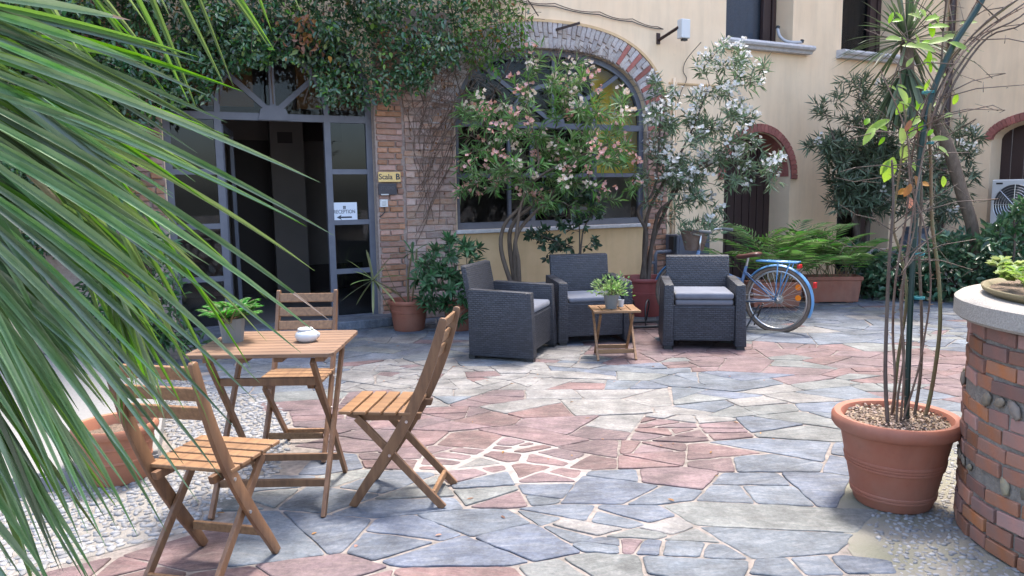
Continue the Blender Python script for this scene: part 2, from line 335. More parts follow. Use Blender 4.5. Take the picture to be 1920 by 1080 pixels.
# leaves: arrays of base, direction, normal, length, width -> folded leaf faces
def leaves(name, m, B, D, Nn, Ln, Wd, parent=None, fold=.25, curl=.0, oval=False, mats=None, midx=None):
    B = np.array(B, float); D = np.array(D, float); Nn = np.array(Nn, float); Ln = np.array(Ln, float)[:, None]; Wd = np.array(Wd, float)[:, None]
    D /= np.linalg.norm(D, axis=1)[:, None]+1e-9
    X = np.cross(D, Nn); X /= np.linalg.norm(X, axis=1)[:, None]+1e-9; Z = np.cross(X, D)
    n = len(B)
    if oval:
        V = np.stack([B, B+D*Ln*.28+X*Wd*.42+Z*Wd*fold, B+D*Ln*.65+X*Wd*.40+Z*Wd*fold, B+D*Ln-Z*Ln*curl, B+D*Ln*.65-X*Wd*.40+Z*Wd*fold, B+D*Ln*.28-X*Wd*.42+Z*Wd*fold], 1)
        k = 6; F = [(0, 1, 2, 3), (0, 3, 4, 5)]
    else:
        V = np.stack([B, B+D*Ln*.45+X*Wd*.5+Z*Wd*fold, B+D*Ln-Z*Ln*curl, B+D*Ln*.45-X*Wd*.5+Z*Wd*fold, ], 1)
        k = 4; F = [(0, 1, 2), (0, 2, 3)]
    V = V.reshape(-1, 3); fs = (np.array(F)[None]+np.arange(n)[:, None, None]*k).reshape(-1, len(F[0]))
    me = bpy.data.meshes.new(name); me.from_pydata(V.tolist(), [], fs.tolist())
    if mats:
        for q in mats: me.materials.append(q)
        me.polygons.foreach_set('material_index', np.repeat(np.array(midx, int), 2).tolist())
    else: me.materials.append(m)
    me.polygons.foreach_set('use_smooth', [True]*len(me.polygons)); me.update()
    return link(name, me, parent)
def rnd(n, s=1.): return rs.normal(size=(n, 3))*s
def unit(a): return a/(np.linalg.norm(a, axis=-1, keepdims=True)+1e-9)
UP = np.array([0, 0, 1.])

# ================================================================ GROUND
gb = MB(); gb.add([(-60, -40, -.006), (60, -40, -.006), (60, 60, -.006), (-60, 60, -.006)], [(0, 1, 2, 3)])
ground = struct(build(gb, 'ground', mort_w))
def gpoly(px): return [tuple(G(x, y).xy) for x, y in px]
def inside(p, poly):
    x, y = p; c = False; n = len(poly)
    for i in range(n):
        x1, y1 = poly[i]; x2, y2 = poly[i-1]
        if (y1 > y) != (y2 > y) and x < (x2-x1)*(y-y1)/(y2-y1)+x1: c = not c
    return c
P_ISL = gpoly([(560, 748), (700, 735), (870, 750), (1000, 765), (1130, 778), (1425, 797), (1345, 880), (1300, 908), (1200, 885), (1075, 880), (1062, 920), (900, 897), (640, 872), (560, 830)])
P_FORE = gpoly([(40, 1130), (60, 1065), (270, 1010), (330, 1000), (480, 990), (570, 1008), (800, 1040), (1000, 1075), (1010, 1180), (900, 1500), (0, 1500)])
P_STR = gpoly([(1150, 600), (1240, 595), (1260, 640), (1420, 633), (1600, 650), (1830, 662), (2300, 680), (2300, 790), (1830, 748), (1500, 708), (1300, 692), (1130, 678), (1120, 640)])
P_WHT = gpoly([(600, 700), (640, 680), (880, 665), (1000, 640), (1080, 655), (1090, 700), (1200, 735), (1350, 768), (1340, 792), (1120, 776), (1000, 763), (870, 748), (640, 735)])
P_MORT = gpoly([(840, 850), (930, 815), (1060, 835), (1110, 880), (1065, 918), (900, 896), (740, 880), (740, 850)])
P_PEB = gpoly([(-300, 1000), (0, 935), (165, 902), (330, 850), (300, 780), (330, 700), (440, 738), (500, 742), (530, 765), (545, 830), (520, 888), (450, 925), (385, 985), (270, 1016), (100, 1058), (0, 1085), (-300, 1150)])
PL_A = Vector(G(0, 938).xy); PL_B = Vector(G(160, 905).xy); pd = (PL_B-PL_A).normalized(); pn = Vector((-pd.y, pd.x))
PL_C = PL_B + pd*.35
PLAT = [tuple(PL_A-pd*4), tuple(PL_C), tuple(PL_C+pn*1.3+pd*.3), tuple(PL_C+pn*3.3+pd*.1), tuple(PL_A-pd*4+pn*3.3)]
PLC = Vector((2.52, 2.87)); PLR = .64
P_PBR = gpoly([(1600, 905), (1560, 880), (1575, 990), (1660, 1085), (1760, 1200), (2500, 1200), (2500, 900), (1800, 830), (1740, 850)])
P_MOSS = gpoly([(1560, 870), (1545, 885), (1560, 960), (1600, 1040), (1660, 1110), (1760, 1200), (1900, 1200), (1700, 1085), (1640, 1000), (1620, 900)])
def rough(poly, st=.06, j=.014):
    out = []
    for i in range(len(poly)):
        a, b = poly[i], poly[(i+1) % len(poly)]; l = math.dist(a, b); n = max(1, min(60, int(l/st)))
        for k in range(n): out.append((a[0]+(b[0]-a[0])*k/n+random.uniform(-j, j), a[1]+(b[1]-a[1])*k/n+random.uniform(-j, j)))
    return out
P_MOSS = rough(P_MOSS, .05, .025); P_PEB = rough(P_PEB); P_MORT = rough(P_MORT)
SX = .50
seeds = []
y = 1.0
while y < 12.4:
    dy = .42; xw = 5.2 if y < 3 else (.95*y+2.2)
    x = -xw+random.uniform(0, .5)
    while x < xw:
        seeds.append((x+random.uniform(-.2, .2), y+random.uniform(-.17, .17))); x += random.choice((.62, .8, .95))
    y += dy
SP = np.array(seeds)
def clip(poly, a, b, c):
    out = []
    for i in range(len(poly)):
        p = poly[i]; q = poly[(i+1) % len(poly)]; dp = a*p[0]+b*p[1]-c; dq = a*q[0]+b*q[1]-c
        if dp <= 0: out.append(p)
        if (dp < 0 < dq) or (dq < 0 < dp):
            t = dp/(dp-dq); out.append((p[0]+t*(q[0]-p[0]), p[1]+t*(q[1]-p[1])))
    return out
def split(poly, amax):
    cx = sum(p[0] for p in poly)/len(poly); cy = sum(p[1] for p in poly)/len(poly)
    A = abs(sum(poly[i-1][0]*poly[i][1]-poly[i][0]*poly[i-1][1] for i in range(len(poly))))/2
    if A < amax or len(poly) < 3: return [poly]
    w_ = max(p[0] for p in poly)-min(p[0] for p in poly); h_ = max(p[1] for p in poly)-min(p[1] for p in poly)
    best = None
    for _ in range(8):
        th = random.gauss(math.pi/2 if w_ > 1.9*h_ else 0, .42); nx, ny = -math.sin(th), math.cos(th)
        c = (cx+random.uniform(-.14, .14)*w_)*nx+(cy+random.uniform(-.14, .14)*h_)*ny; p1 = clip(poly, nx, ny, c); p2 = clip(poly, -nx, -ny, -c); q_ = 9
        for q in (p1, p2):
            if len(q) < 3: q_ = 0; continue
            a_ = abs(sum(q[i-1][0]*q[i][1]-q[i][0]*q[i-1][1] for i in range(len(q))))/2; l_ = sum(math.dist(q[i-1], q[i]) for i in range(len(q))); q_ = min(q_, a_/l_**2)
        if best is None or q_ > best[0]: best = (q_, p1, p2)
    if best[0] < .030: return [poly]
    p1, p2 = best[1:]; out = []
    for q in (p1, p2):
        if len(q) >= 3: out += split(q, amax*random.uniform(.75, 1.3))
    return out
pieces = []
for i in range(len(SP)):
    s0 = SP[i]; d = (SP-s0)*np.array([SX, 1]); dd = (d**2).sum(1); idx = np.argsort(dd)[1:16]
    poly = [(s0[0]-.9, s0[1]-.7), (s0[0]+.9, s0[1]-.7), (s0[0]+.9, s0[1]+.7), (s0[0]-.9, s0[1]+.7)]
    for j in idx:
        a = SX*SX*(SP[j][0]-s0[0]); b = SP[j][1]-s0[1]; mx_, my_ = (SP[j]+s0)/2
        poly = clip(poly, a, b, a*mx_+b*my_)
        if len(poly) < 3: break
    if len(poly) < 3: continue
    for q in split(poly, random.choice((.04, .06, .09, .14, .2))):
        c_ = (sum(p[0] for p in q)/len(q), sum(p[1] for p in q)/len(q))
        if inside(c_, P_MORT): pieces += split(q, .045)
        else: pieces.append(q)
stone_list = []
for poly in pieces:
    s0 = (sum(p[0] for p in poly)/len(poly), sum(p[1] for p in poly)/len(poly))
    if inside(s0, P_PEB) or inside(s0, PLAT) or inside(s0, P_PBR) or inside(s0, P_MOSS): continue
    wv = (s0[0]-WO.x)*WN.x+(s0[1]-WO.y)*WN.y; uv = (s0[0]-WO.x)*WE.x+(s0[1]-WO.y)*WE.y
    if wv < .05 or uv > UC-.1 or (Vector(s0)-PLC).length < PLR: continue
    inset = random.uniform(.003, .007)
    if inside(s0, P_MORT): inset = random.uniform(.012, .018)
    elif s0[1] < 4.6: inset = random.uniform(.004, .011)
    # drop short edges, inset
    q = []
    for a in poly:
        if not q or math.dist(a, q[-1]) > .03: q.append(a)
    if len(q) > 3 and math.dist(q[0], q[-1]) < .03: q.pop()
    if len(q) < 3: continue
    c0 = (sum(a[0] for a in q)/len(q), sum(a[1] for a in q)/len(q))
    base = q
    for a in range(len(base)):
        p1 = base[a]; p2 = base[(a+1) % len(base)]; ex, ey = p2[0]-p1[0], p2[1]-p1[1]; l = math.hypot(ex, ey)
        nx, ny = ey/l, -ex/l
        if (c0[0]-p1[0])*nx+(c0[1]-p1[1])*ny > 0: nx, ny = -nx, -ny
        q = clip(q, nx, ny, p1[0]*nx+p1[1]*ny-inset*random.uniform(.4, 1.7))
        if len(q) < 3: break
    if len(q) < 3: continue
    out = []
    for a in range(len(q)):
        p1 = q[a]; p2 = q[(a+1) % len(q)]; l = math.dist(p1, p2)
        if l < .02: out.append(p1); continue
        out.append((p1[0]+(p2[0]-p1[0])*min(.2, .010/l), p1[1]+(p2[1]-p1[1])*min(.2, .010/l)))
        nseg = 1+int(l/.07)
        for k in range(1, nseg):
            t = k/nseg; j1 = random.uniform(-.007, .004)
            out.append((p1[0]+(p2[0]-p1[0])*t-(p2[1]-p1[1])/l*j1, p1[1]+(p2[1]-p1[1])*t+(p2[0]-p1[0])/l*j1))
        out.append((p2[0]-(p2[0]-p1[0])*min(.2, .010/l), p2[1]-(p2[1]-p1[1])*min(.2, .010/l)))
    r_ = random.random()
    if inside(s0, P_ISL): kind = 'p' if r_ < .93 else 'w'
    elif inside(s0, P_FORE): kind = 'p'
    elif inside(s0, P_STR): kind = 'p' if r_ < .9 else 'g'
    elif inside(s0, P_WHT): kind = 'w' if r_ < .78 else ('b' if r_ < .88 else 'p')
    else: kind = 'b' if r_ < .70 else ('g' if r_ < .92 else ('w' if r_ < .97 else 'p'))
    stone_list.append((s0[1]*1.0+abs(s0[0])*.15, s0, out, kind))
def stone_geo(mb, c, out, zt):
    n = len(out); cx, cy = c; tx, ty = random.uniform(-.007, .007), random.uniform(-.007, .007); rad = max(.05, sum(math.dist(p, c) for p in out)/n); sc_ = 1-.005/rad
    z = lambda p: zt+(p[0]-cx)*tx+(p[1]-cy)*ty
    vs = [(p[0], p[1], -.02) for p in out]+[(p[0], p[1], z(p)-.003) for p in out]+[(cx+(p[0]-cx)*sc_, cy+(p[1]-cy)*sc_, z(p)) for p in out]
    f = [(i, (i+1) % n, n+(i+1) % n, n+i) for i in range(n)]+[(n+i, n+(i+1) % n, 2*n+(i+1) % n, 2*n+i) for i in range(n)]+[tuple(range(2*n, 3*n))]
    mb.add(vs, f)
stone_list.sort(key=lambda a: a[0])
vis = [a for a in stone_list if a[1][1] > 1.9 and abs(a[1][0]) < .78*a[1][1]+.35]
rest = [a for a in stone_list if not (a[1][1] > 1.9 and abs(a[1][0]) < .78*a[1][1]+.35)] + vis[296:]
for _, c, out, kind in vis[:296]:
    mb = MB(); cc = (c[0], c[1]); loc = [(p[0]-c[0], p[1]-c[1]) for p in out]
    stone_geo(mb, (0, 0), loc, random.uniform(-.002, .003))
    build(mb, 'flagstone', STB[kind], ground, loc=(c[0], c[1], 0))
mb = MB()
for _, c, out, kind in rest:
    mb.k = 'bgpw'.index(kind); stone_geo(mb, c, out, random.uniform(-.002, .003))
stR = [stone(n_, *cs, obj=False) for n_, cs in (('far_blue_slate', ((.078, .096, .128), (.118, .134, .16), (.205, .212, .222))), ('far_green_slate', ((.115, .122, .118), (.155, .16, .155), (.24, .235, .22))), ('far_pink', ((.115, .066, .071), (.16, .098, .096), (.22, .16, .148))), ('far_pale', ((.21, .20, .19), (.16, .153, .15), (.27, .245, .215))))]
stuff(build(mb, 'distant_flagstones', stR, ground))

# mortar patches, pebble beds
def sheet(poly, z, name, m, parent=ground, kind=None):
    b_ = MB(); tri = tessellate_polygon([[Vector((x, y, 0)) for x, y in poly]]); b_.add([(x, y, z) for x, y in poly], tri)
    o = build(b_, name, m, parent)
    me = o.data
    if me.polygons and me.polygons[0].normal.z < 0: me.flip_normals()
    return o
white_mort = mat('white_mortar', (.29, .262, .24), .95, col2=(.20, .18, .165), nscale=20, bump=.5, bscale=160, dist=.005)
sheet(P_MORT, -.0035, 'mortar_patch', white_mort)
peb = struct(sheet(P_PEB, -.004, 'pebble_paving', grit, None))
pebr = struct(sheet(P_PBR, -.0035, 'pebble_apron', moss, None))
sheet(P_MOSS, -.003, 'mossy_margin', moss, pebr)
def pebbles(poly, parent, sz, spacing, nobj, flat=.5):
    xs = [p[0] for p in poly]; ys = [p[1] for p in poly]; pts = []
    yy = max(min(ys), 2.0); row = 0
    while yy < max(ys):
        xx = max(min(xs), -3.2)+(row % 2)*spacing*.5
        while xx < min(max(xs), 2.6):
            p = (xx+random.uniform(-.3, .3)*spacing, yy+random.uniform(-.3, .3)*spacing*.8)
            if inside(p, poly) and not inside(p, P_MOSS) and not inside(p, PLAT) and (Vector(p)-PLC).length > PLR and random.random() < .93: pts.append(p)
            xx += spacing
        yy += spacing*.72; row += 1
    pts.sort(key=lambda p: p[1]); 
    protos = []
    for k in range(5):
        b_ = bmesh.new(); bmesh.ops.create_icosphere(b_, subdivisions=1, radius=1)
        for v in b_.verts: v.co *= 1+random.uniform(-.16, .16)
        me = bpy.data.meshes.new('pebble'); b_.to_mesh(me); b_.free(); me.materials.append(pebble_m); me.polygons.foreach_set('use_smooth', [True]*len(me.polygons)); protos.append(me)
    mass = MB()
    for i, p in enumerate(pts):
        a = random.uniform(0, 3.14); sx = sz*random.uniform(.7, 1.25); sy = sx*random.uniform(.5, .75); sc = Vector((sx, sy, sx*flat))
        me = protos[i % 5]; z = -.004+random.uniform(-.003, .002)
        if i < nobj:
            o = link('pebble', me, parent, (p[0], p[1], z), (0, 0, a)); o.scale = sc
        else:
            T = Matrix.Translation((p[0], p[1], z)) @ Matrix.Rotation(a, 4, 'Z') @ Matrix.Diagonal((*sc, 1))
            mass.add([T @ v.co for v in me.vertices], [tuple(q.vertices) for q in me.polygons])
    if mass.v: stuff(build(mass, 'pebble_mass', pebble_s, parent, smooth='all'))
pebbles(P_PEB, peb, .026, .043, 290, .38)
pebbles(P_PBR, pebr, .0165, .036, 290, .40)
# low pale platform on the left
mb = MB(); mb.prism(PLAT, .105, Matrix.Translation((0, 0, -.005)))
plat = struct(build(mb, 'raised_platform', platform_m, bevel=.008))
mb = MB()
a3 = Vector((*PL_A, 0))-Vector((*pd, 0))*4; b3 = Vector((*PL_C, 0))
mb.bar(a3-Vector((*pn, 0))*.006+Vector((0, 0, .035)), b3-Vector((*pn, 0))*.006+Vector((0, 0, .035)), .012, .08)
build(mb, 'kerb_face', stone_grey, plat)

# ================================================================ BUILDING
bld = thing('apartment_building', 'cream rendered courtyard house with large arched window, arched door and pale stone sills', 'building', tuple(WO))
bld.matrix_world = MW
def ring(cx, cy, rx, ry, a0, a1, n, ex=2.):
    out = []
    for i in range(n+1):
        a = a0+(a1-a0)*i/n; c, s_ = math.cos(a), math.sin(a)
        out.append((cx+rx*math.copysign(abs(c)**(2/ex), c), cy+ry*math.copysign(abs(s_)**(2/ex), s_)))
    return out
# openings (u, v)
WU0, WU1, WV0, WSP, WPK = .97, 3.72, 1.02, 2.25, 3.20
wc = (WU0+WU1)/2; whw = (WU1-WU0)/2
H_WIN = [(WU0, WV0), (WU1, WV0)]+ring(wc, WSP, whw, WPK-WSP, 0, math.pi, 28, 2.5)
PU0, PU1 = -2.14, .0
pc = (PU0+PU1)/2; phw = (PU1-PU0)/2
H_POR = [(PU0, 0), (PU1, 0)]+ring(pc, 2.45, phw, .85, 0, math.pi, 24, 2.4)
H_DOOR = [(5.08, 0), (6.36, 0)]+ring(5.72, 1.64, .64, .63, 0, math.pi, 20)
H_D3 = [(7.40, 0), (8.62, 0)]+ring(8.01, 1.75, .61, .35, 0, math.pi, 14)
H_W1 = [(5.05, 3.53), (6.32, 3.53), (6.32, 5.2), (5.05, 5.2)]
H_W2 = [(7.34, 3.53), (8.62, 3.53), (8.62, 5.2), (7.34, 5.2)]
wallh = 9.2
def wallmesh(outer, holes, name, m, depth, parent):
    loops = [outer]+holes; flat = [p for l in loops for p in l]
    tri = tessellate_polygon([[Vector((x, y, 0)) for x, y in l] for l in loops])
    b_ = MB(); vs = [(x, y, 0) for x, y in flat]; fs = []
    for t in tri:
        a, b, c = [Vector(vs[i]) for i in t]; fs.append(t if (b-a).cross(c-a).z > 0 else t[::-1])
    b_.add(vs, fs)
    for h in holes:
        n = len(h); dd = depth
        b_.add([(x, y, 0) for x, y in h]+[(x, y, -dd) for x, y in h], [(i, n+i, n+(i+1) % n, (i+1) % n)[::-1] for i in range(n)])
    return build(b_, name, m, parent)
# the zone around portal is brick, so the plaster begins right of it; base zone right of u=.95
outer = [(.955, 0), (4.06, 0), (4.9, 0), (5.08, 0)]
W_ALL = [(-7, 0), (PU0, 0)]+[(p[0], p[1]) for p in reversed(H_POR[2:])]+[(PU1, 0), (5.08, 0)]+list(reversed(H_DOOR[2:]))+[(6.36, 0), (7.40, 0)]+list(reversed(H_D3[2:]))+[(8.62, 0), (UC, 0), (UC, wallh), (-7, wallh)]
def dedupe(l):
    o = []
    for p in l:
        if not o or math.dist(p, o[-1]) > 1e-4: o.append(p)
    if math.dist(o[0], o[-1]) < 1e-4: o.pop()
    return o
W_ALL = dedupe(W_ALL)
H_WIN = dedupe(H_WIN)
tri_holes = [H_WIN, H_W1, H_W2]
loops = [W_ALL]+tri_holes; flat = [p for l in loops for p in l]
tri = tessellate_polygon([[Vector((x, y, 0)) for x, y in l] for l in loops])
b_ = MB(); vs = [(x, y, 0) for x, y in flat]; fs = []
for t in tri:
    a, b, c = [Vector(vs[i]) for i in t]; fs.append(t if (b-a).cross(c-a).z > 0 else t[::-1])
b_.add(vs, fs)
def reveal(b_, h, dd, closed=True):
    n = len(h); b_.add([(x, y, 0) for x, y in h]+[(x, y, -dd) for x, y in h], [(i, (i+1) % n, n+(i+1) % n, n+i) for i in range(n if closed else n-1)])
for h in (H_WIN,): reveal(b_, h, .22)
for h in (H_W1, H_W2): reveal(b_, h, .40)
for h in (H_POR, H_DOOR, H_D3): reveal(b_, dedupe(h)[1:]+[h[0]], .40 if h is not H_POR else .25, False)
b_.add([(-7, wallh, 0), (UC, wallh, 0), (UC, wallh, -4), (-7, wallh, -4)], [(0, 1, 2, 3)])
b_.add([(-7, 0, -4), (UC, 0, -4), (UC, wallh, -4), (-7, wallh, -4), (-7, 0, 0), (-7, wallh, 0), (UC, 0, 0), (UC, wallh, 0)], [(0, 3, 2, 1), (0, 4, 5, 3), (1, 2, 7, 6)])
wall_o = build(b_, 'plaster_wall', plaster, bld)
# ochre panel under the arched window, set proud by 3 mm
mb = MB(); mb.box(((WU0+WU1)/2+.0, .49, .004), (WU1-WU0, .98, .012)); build(mb, 'ochre_apron', plaster_y, bld)
mb = MB(); mb.box((2.9, .165, .14), (3.9, .33, .27)); build(mb, 'stone_ledge', stone_grey, bld, bevel=.01)
# sill under the arched window
mb = MB(); mb.box((wc, .998, .02), (WU1-WU0+.06, .045, .09)); build(mb, 'sill', sill_m, bld, bevel=.008)
# upper window sills
for u0, u1 in ((4.98, 6.62), (7.24, 8.95)):
    mb = MB(); prof = [(-.3, 0), (.13, 0), (.16, -.012), (.175, -.04), (.16, -.07), (.12, -.085), (.10, -.12), (-.3, -.12)]
    Mx = Matrix(((0, 0, 1, u0), (0, 1, 0, 3.53), (1, 0, 0, 0), (0, 0, 0, 1)))
    mb.prism(prof, u1-u0, Mx); build(mb, 'sill', sill_m, bld, smooth=True)
for (u0, u1, fr_) in ((5.05, 6.32, .30), (7.34, 8.62, .5)):
    f_ = MB()
    f_.box(((u0+u1)/2, 5.15, -.36), (u1-u0, .1, .06)); f_.box((u0+.03, 4.36, -.36), (.06, 1.66, .06))
    for k in range(3): f_.box((u1-.05-.09*k, 4.36, -.35-.02*(k % 2)), (.075, 1.66, .07))
    f_.box(((u0+u1)/2, 3.56, -.36), (u1-u0, .06, .06))
    fo = build(f_, 'window_frame', frame_d, bld, bevel=.004)
    p_ = MB(); p_.box(((u0+u1)/2, 4.36, -.375), (u1-u0-.06, 1.64, .01)); build(p_, 'pane', glass_d, fo)
    c_ = MB()
    n_ = 28; xs = [u0+.02+(u1-u0-.04)*i/n_ for i in range(n_+1)]
    vs = [(x, v, -.46+.015*math.sin(i*1.9)) for v in (3.5, 5.25) for i, x in enumerate(xs)]
    c_.add(vs, [(i, i+1, n_+2+i, n_+1+i) for i in range(n_)]); build(c_, 'curtain' if u0 < 6 else 'dark_blind', curtain if u0 < 6 else dark, fo, smooth='all')
# curved towel rail / pipe end on first sill
mb = MB(); q = [Vector((6.12, 3.78, -.1)), Vector((6.13, 3.66, -.06)), Vector((6.2, 3.585, 0)), Vector((6.32, 3.57, .05)), Vector((6.42, 3.575, .08))]
o = build((mb.tube(smooth_line(q), .022, 8), mb)[1], 'overflow_pipe', mat('grey_plastic_pipe', (.4, .4, .42), .4), bld, smooth='all')
for e_ in (q[0], q[-1]):
    k_ = MB(); k_.tube([e_+Vector((0, -.004, 0)), e_+Vector((.012, .03, .0))], .028, 8); build(k_, 'pipe_cap', blackp, o)
# moulding and cables
mb = MB(); mb.box((4.55, 2.885, .012), (.95, .022, .024)); build(mb, 'string_moulding', plaster_y, bld)
for k, (sag, dv) in enumerate(((.05, 0), (.09, .03))):
    mb = MB(); pts = []
    wires = [(1.7, 3.72), (2.3, 3.70), (2.95, 3.66), (3.45, 3.62), (3.95, 3.565)]
    for i in range(len(wires)-1):
        for j in range(5):
            t = j/5; pts.append((wires[i][0]*(1-t)+wires[i+1][0]*t, wires[i][1]*(1-t)+wires[i+1][1]*t-sag*.4*math.sin(math.pi*t)+dv, .03+.01*k))
    pts.append((*wires[-1], .03)); mb.tube(pts, .006, 5); build(mb, 'cable', blackp if k == 0 else bark_r, bld)
mb = MB(); pts = [(4.36, 3.38, .3), (4.33, 3.2, .05), (4.30, 3.05, .02), (4.36, 2.95, .02), (4.28, 2.8, .02), (4.2, 2.6, .02)]; mb.tube(smooth_line(pts), .005, 5); build(mb, 'cable', blackp, bld)
# cream conduit right of the brick jamb
mb = MB(); mb.tube([(4.14, .62, .03), (4.14, 2.95, .03)], .018, 8); mb.tube([(4.14, .62, .03), (4.5, .62, .03)], .018, 8); mb.tube([(4.18, .62, .03), (4.18, 2.9, .03)], .01, 6); build(mb, 'conduit', plaster, bld, smooth='all')
# arch rings of bricks
def brick_mesh(dx, dy, dz, m, jit=.003, bev=.004):
    b_ = MB(); b_.box((0, 0, 0), (dx, dy, dz)); me = bpy.data.meshes.new('brick'); me.from_pydata([tuple(Vector(v)+Vector((random.uniform(-jit, jit), random.uniform(-jit, jit), random.uniform(-jit, jit)))) for v in b_.v], [], b_.f); me.materials.append(m)
    b2 = bmesh.new(); b2.from_mesh(me); bmesh.ops.bevel(b2, geom=b2.edges[:], offset=bev, segments=1, affect='EDGES'); b2.to_mesh(me); b2.free(); return me
arch = thing('brick_window_surround', 'whitewashed brick arch framing the large arched window', 'brick arch'); arch.matrix_world = MW
# mortar band behind voussoirs
def band(inner, outer_, z0, z1):
    b_ = MB(); n = len(inner); b_.add([(x, y, z1) for x, y in inner]+[(x, y, z1) for x, y in outer_]+[(x, y, z0) for x, y in inner]+[(x, y, z0) for x, y in outer_],
        [(i, i+1, n+i+1, n+i)[::-1] for i in range(n-1)]+[(i, 2*n+i, 2*n+i+1, i+1) for i in range(n-1)]+[(n+i, n+i+1, 3*n+i+1, 3*n+i) for i in range(n-1)]); return b_
inn = ring(wc, WSP, whw, WPK-WSP, 0, math.pi, 64, 2.5); outr = ring(wc, WSP, whw+.33, WPK-WSP+.31, 0, math.pi, 64, 2.5)
build(band(inn, outr, -.2, .008), 'mortar_bed', mortar_b, arch)
mb = MB(); rim_ = ring(wc, WSP, whw+.345, WPK-WSP+.325, -.02, math.pi*.62, 50, 2.5)
RIM = (mb, rim_)
def resample(pts, step):
    L_ = [0]; 
    for i in range(1, len(pts)): L_.append(L_[-1]+math.dist(pts[i], pts[i-1]))
    n = int(L_[-1]/step); res = []
    for k in range(n):
        d = (k+.5)*L_[-1]/n; i = max(j for j in range(len(L_)) if L_[j] <= d); i = min(i, len(pts)-2); t = (d-L_[i])/(L_[i+1]-L_[i])
        res.append((i+t))
    return res
def lerp2(pts, s):
    i = min(int(s), len(pts)-2); t = s-i; return (pts[i][0]*(1-t)+pts[i+1][0]*t, pts[i][1]*(1-t)+pts[i+1][1]*t)
vm = [brick_mesh(.175, .058, .09, brick_w) for _ in range(5)]+[brick_mesh(.125, .058, .09, brick_w) for _ in range(3)]
vr = [brick_mesh(.30, .058, .09, brick_r) for _ in range(3)]
cnt = 0
for k, s_ in enumerate(resample(outr, .071)):
    a = lerp2(inn, s_); b = lerp2(outr, s_); ang = math.atan2(b[1]-a[1], b[0]-a[0])
    red = b[0] > 3.3 and k % 3 == 0
    if red:
        o = link('brick', random.choice(vr), arch, ((a[0]+b[0])/2, (a[1]+b[1])/2, -.02), (0, 0, ang)); continue
    parts = ((.0, .175, 0), (.185, .31, 5)) if k % 2 else ((0, .125, 5), (.135, .31, 0))
    for (f0, f1, mi) in parts:
        t = (f0+f1)/2/.31; o = link('brick', vm[mi+random.randrange(3)], arch, (a[0]+(b[0]-a[0])*t, a[1]+(b[1]-a[1])*t, -.02+random.uniform(-.004, .004)), (0, 0, ang+random.uniform(-.02, .02)))
# right jamb of bricks below the arch
hm = {}
def wallbricks(parent, u0, u1, v0, v1, course, m, zoff=-.02, blen=.24, key='', out=.09, skip=None, irr=.0):
    v = v0; r_ = 0
    while v+course*.5 < v1:
        u = u0; first = True
        offs = (.5 if r_ % 2 else 1.)
        while u < u1-.015:
            l = blen*(offs if first else 1)*random.uniform(.92, 1.08); first = False
            if u+l > u1-.05: l = u1-u
            kk = (key, round(l*25), random.randrange(2))
            if kk not in hm: hm[kk] = brick_mesh(round(l*25)/25-.012, course-.013, out, m, .003 if not irr else .006, .004)
            if not (skip and skip(u+l/2, v+course/2)):
                link('brick', hm[kk], parent, (u+l/2, v+course/2+random.uniform(-irr, irr), zoff+random.uniform(-.004, .005)), (0, 0, random.uniform(-.012, .012)))
            u += l
        v += course; r_ += 1
mb = MB(); mb.box((3.89, 1.12, -.052), (.34, 2.24, .12)); build(mb, 'mortar_bed', mortar_b, arch)
wallbricks(arch, 3.725, 4.055, 0, 2.22, .072, brick_w if False else brick_m, -.01, .25, 'jamb')
pier = thing('brick_pier', 'red brick pier between the glazed portal and the window, carrying a brass sign', 'brick pier'); pier.matrix_world = MW
mb = MB(); mb.box((.159, 1.75, -.03), (.322, 3.5, .1)); build(mb, 'mortar_bed', mortar_b, pier)
wallbricks(pier, .015, .305, 0, 3.3, .066, brick_m, .0, .22, 'pier')
pier2 = thing('brick_pier', 'weathered rough brick strip with dead creeper left of the arched window', 'brick pier'); pier2.matrix_world = MW
mb = MB(); mb.box((.641, 1.75, -.045), (.638, 3.5, .1)); build(mb, 'mortar_bed', mortar_b, pier2)
brick_o = mat('weathered_brick', (.36, .20, .145), .9, col2=(.50, .42, .37), nscale=6, bump=.7, bscale=50, island=.3, hue=.008, obj=True, dist=.01)
wallbricks(pier2, .335, .955, 0, 3.3, .078, brick_o, -.02, .23, 'old', irr=.004)
pier3 = thing('brick_pier', 'brick wall strip left of the glazed portal behind the palm', 'brick pier'); pier3.matrix_world = MW
mb = MB(); mb.box((-2.75, 1.75, -.03), (1.2, 3.5, .1)); build(mb, 'mortar_bed', mortar_b, pier3)
wallbricks(pier3, -3.3, -2.155, 1.2, 3.3, .072, brick_m, .0, .25, 'left')
# arched door ring
ri = ring(5.72, 1.64, .645, .635, -.06, math.pi+.06, 40); ro = ring(5.72, 1.64, .765, .755, -.06, math.pi+.06, 40)
build(band(ri, ro, -.02, .012), 'arch_mortar', mortar_b, bld)
vd = [brick_mesh(.118, .066, .07, brick_r) for _ in range(4)]
for s_ in resample(ro, .076):
    a = lerp2(ri, s_); b = lerp2(ro, s_); link('brick', random.choice(vd), bld, ((a[0]+b[0])/2, (a[1]+b[1])/2, .0), (0, 0, math.atan2(b[1]-a[1], b[0]-a[0])))
# brick soffit in the door arch
mb = MB(); rr = ring(5.72, 1.64, .632, .622, 0, math.pi, 30); n = len(rr); mb.add([(x, y, -.02) for x, y in rr]+[(x, y, -.38) for x, y in rr], [(i, i+1, n+i+1, n+i) for i in range(n-1)]); build(mb, 'arch_soffit', brick_r, bld)
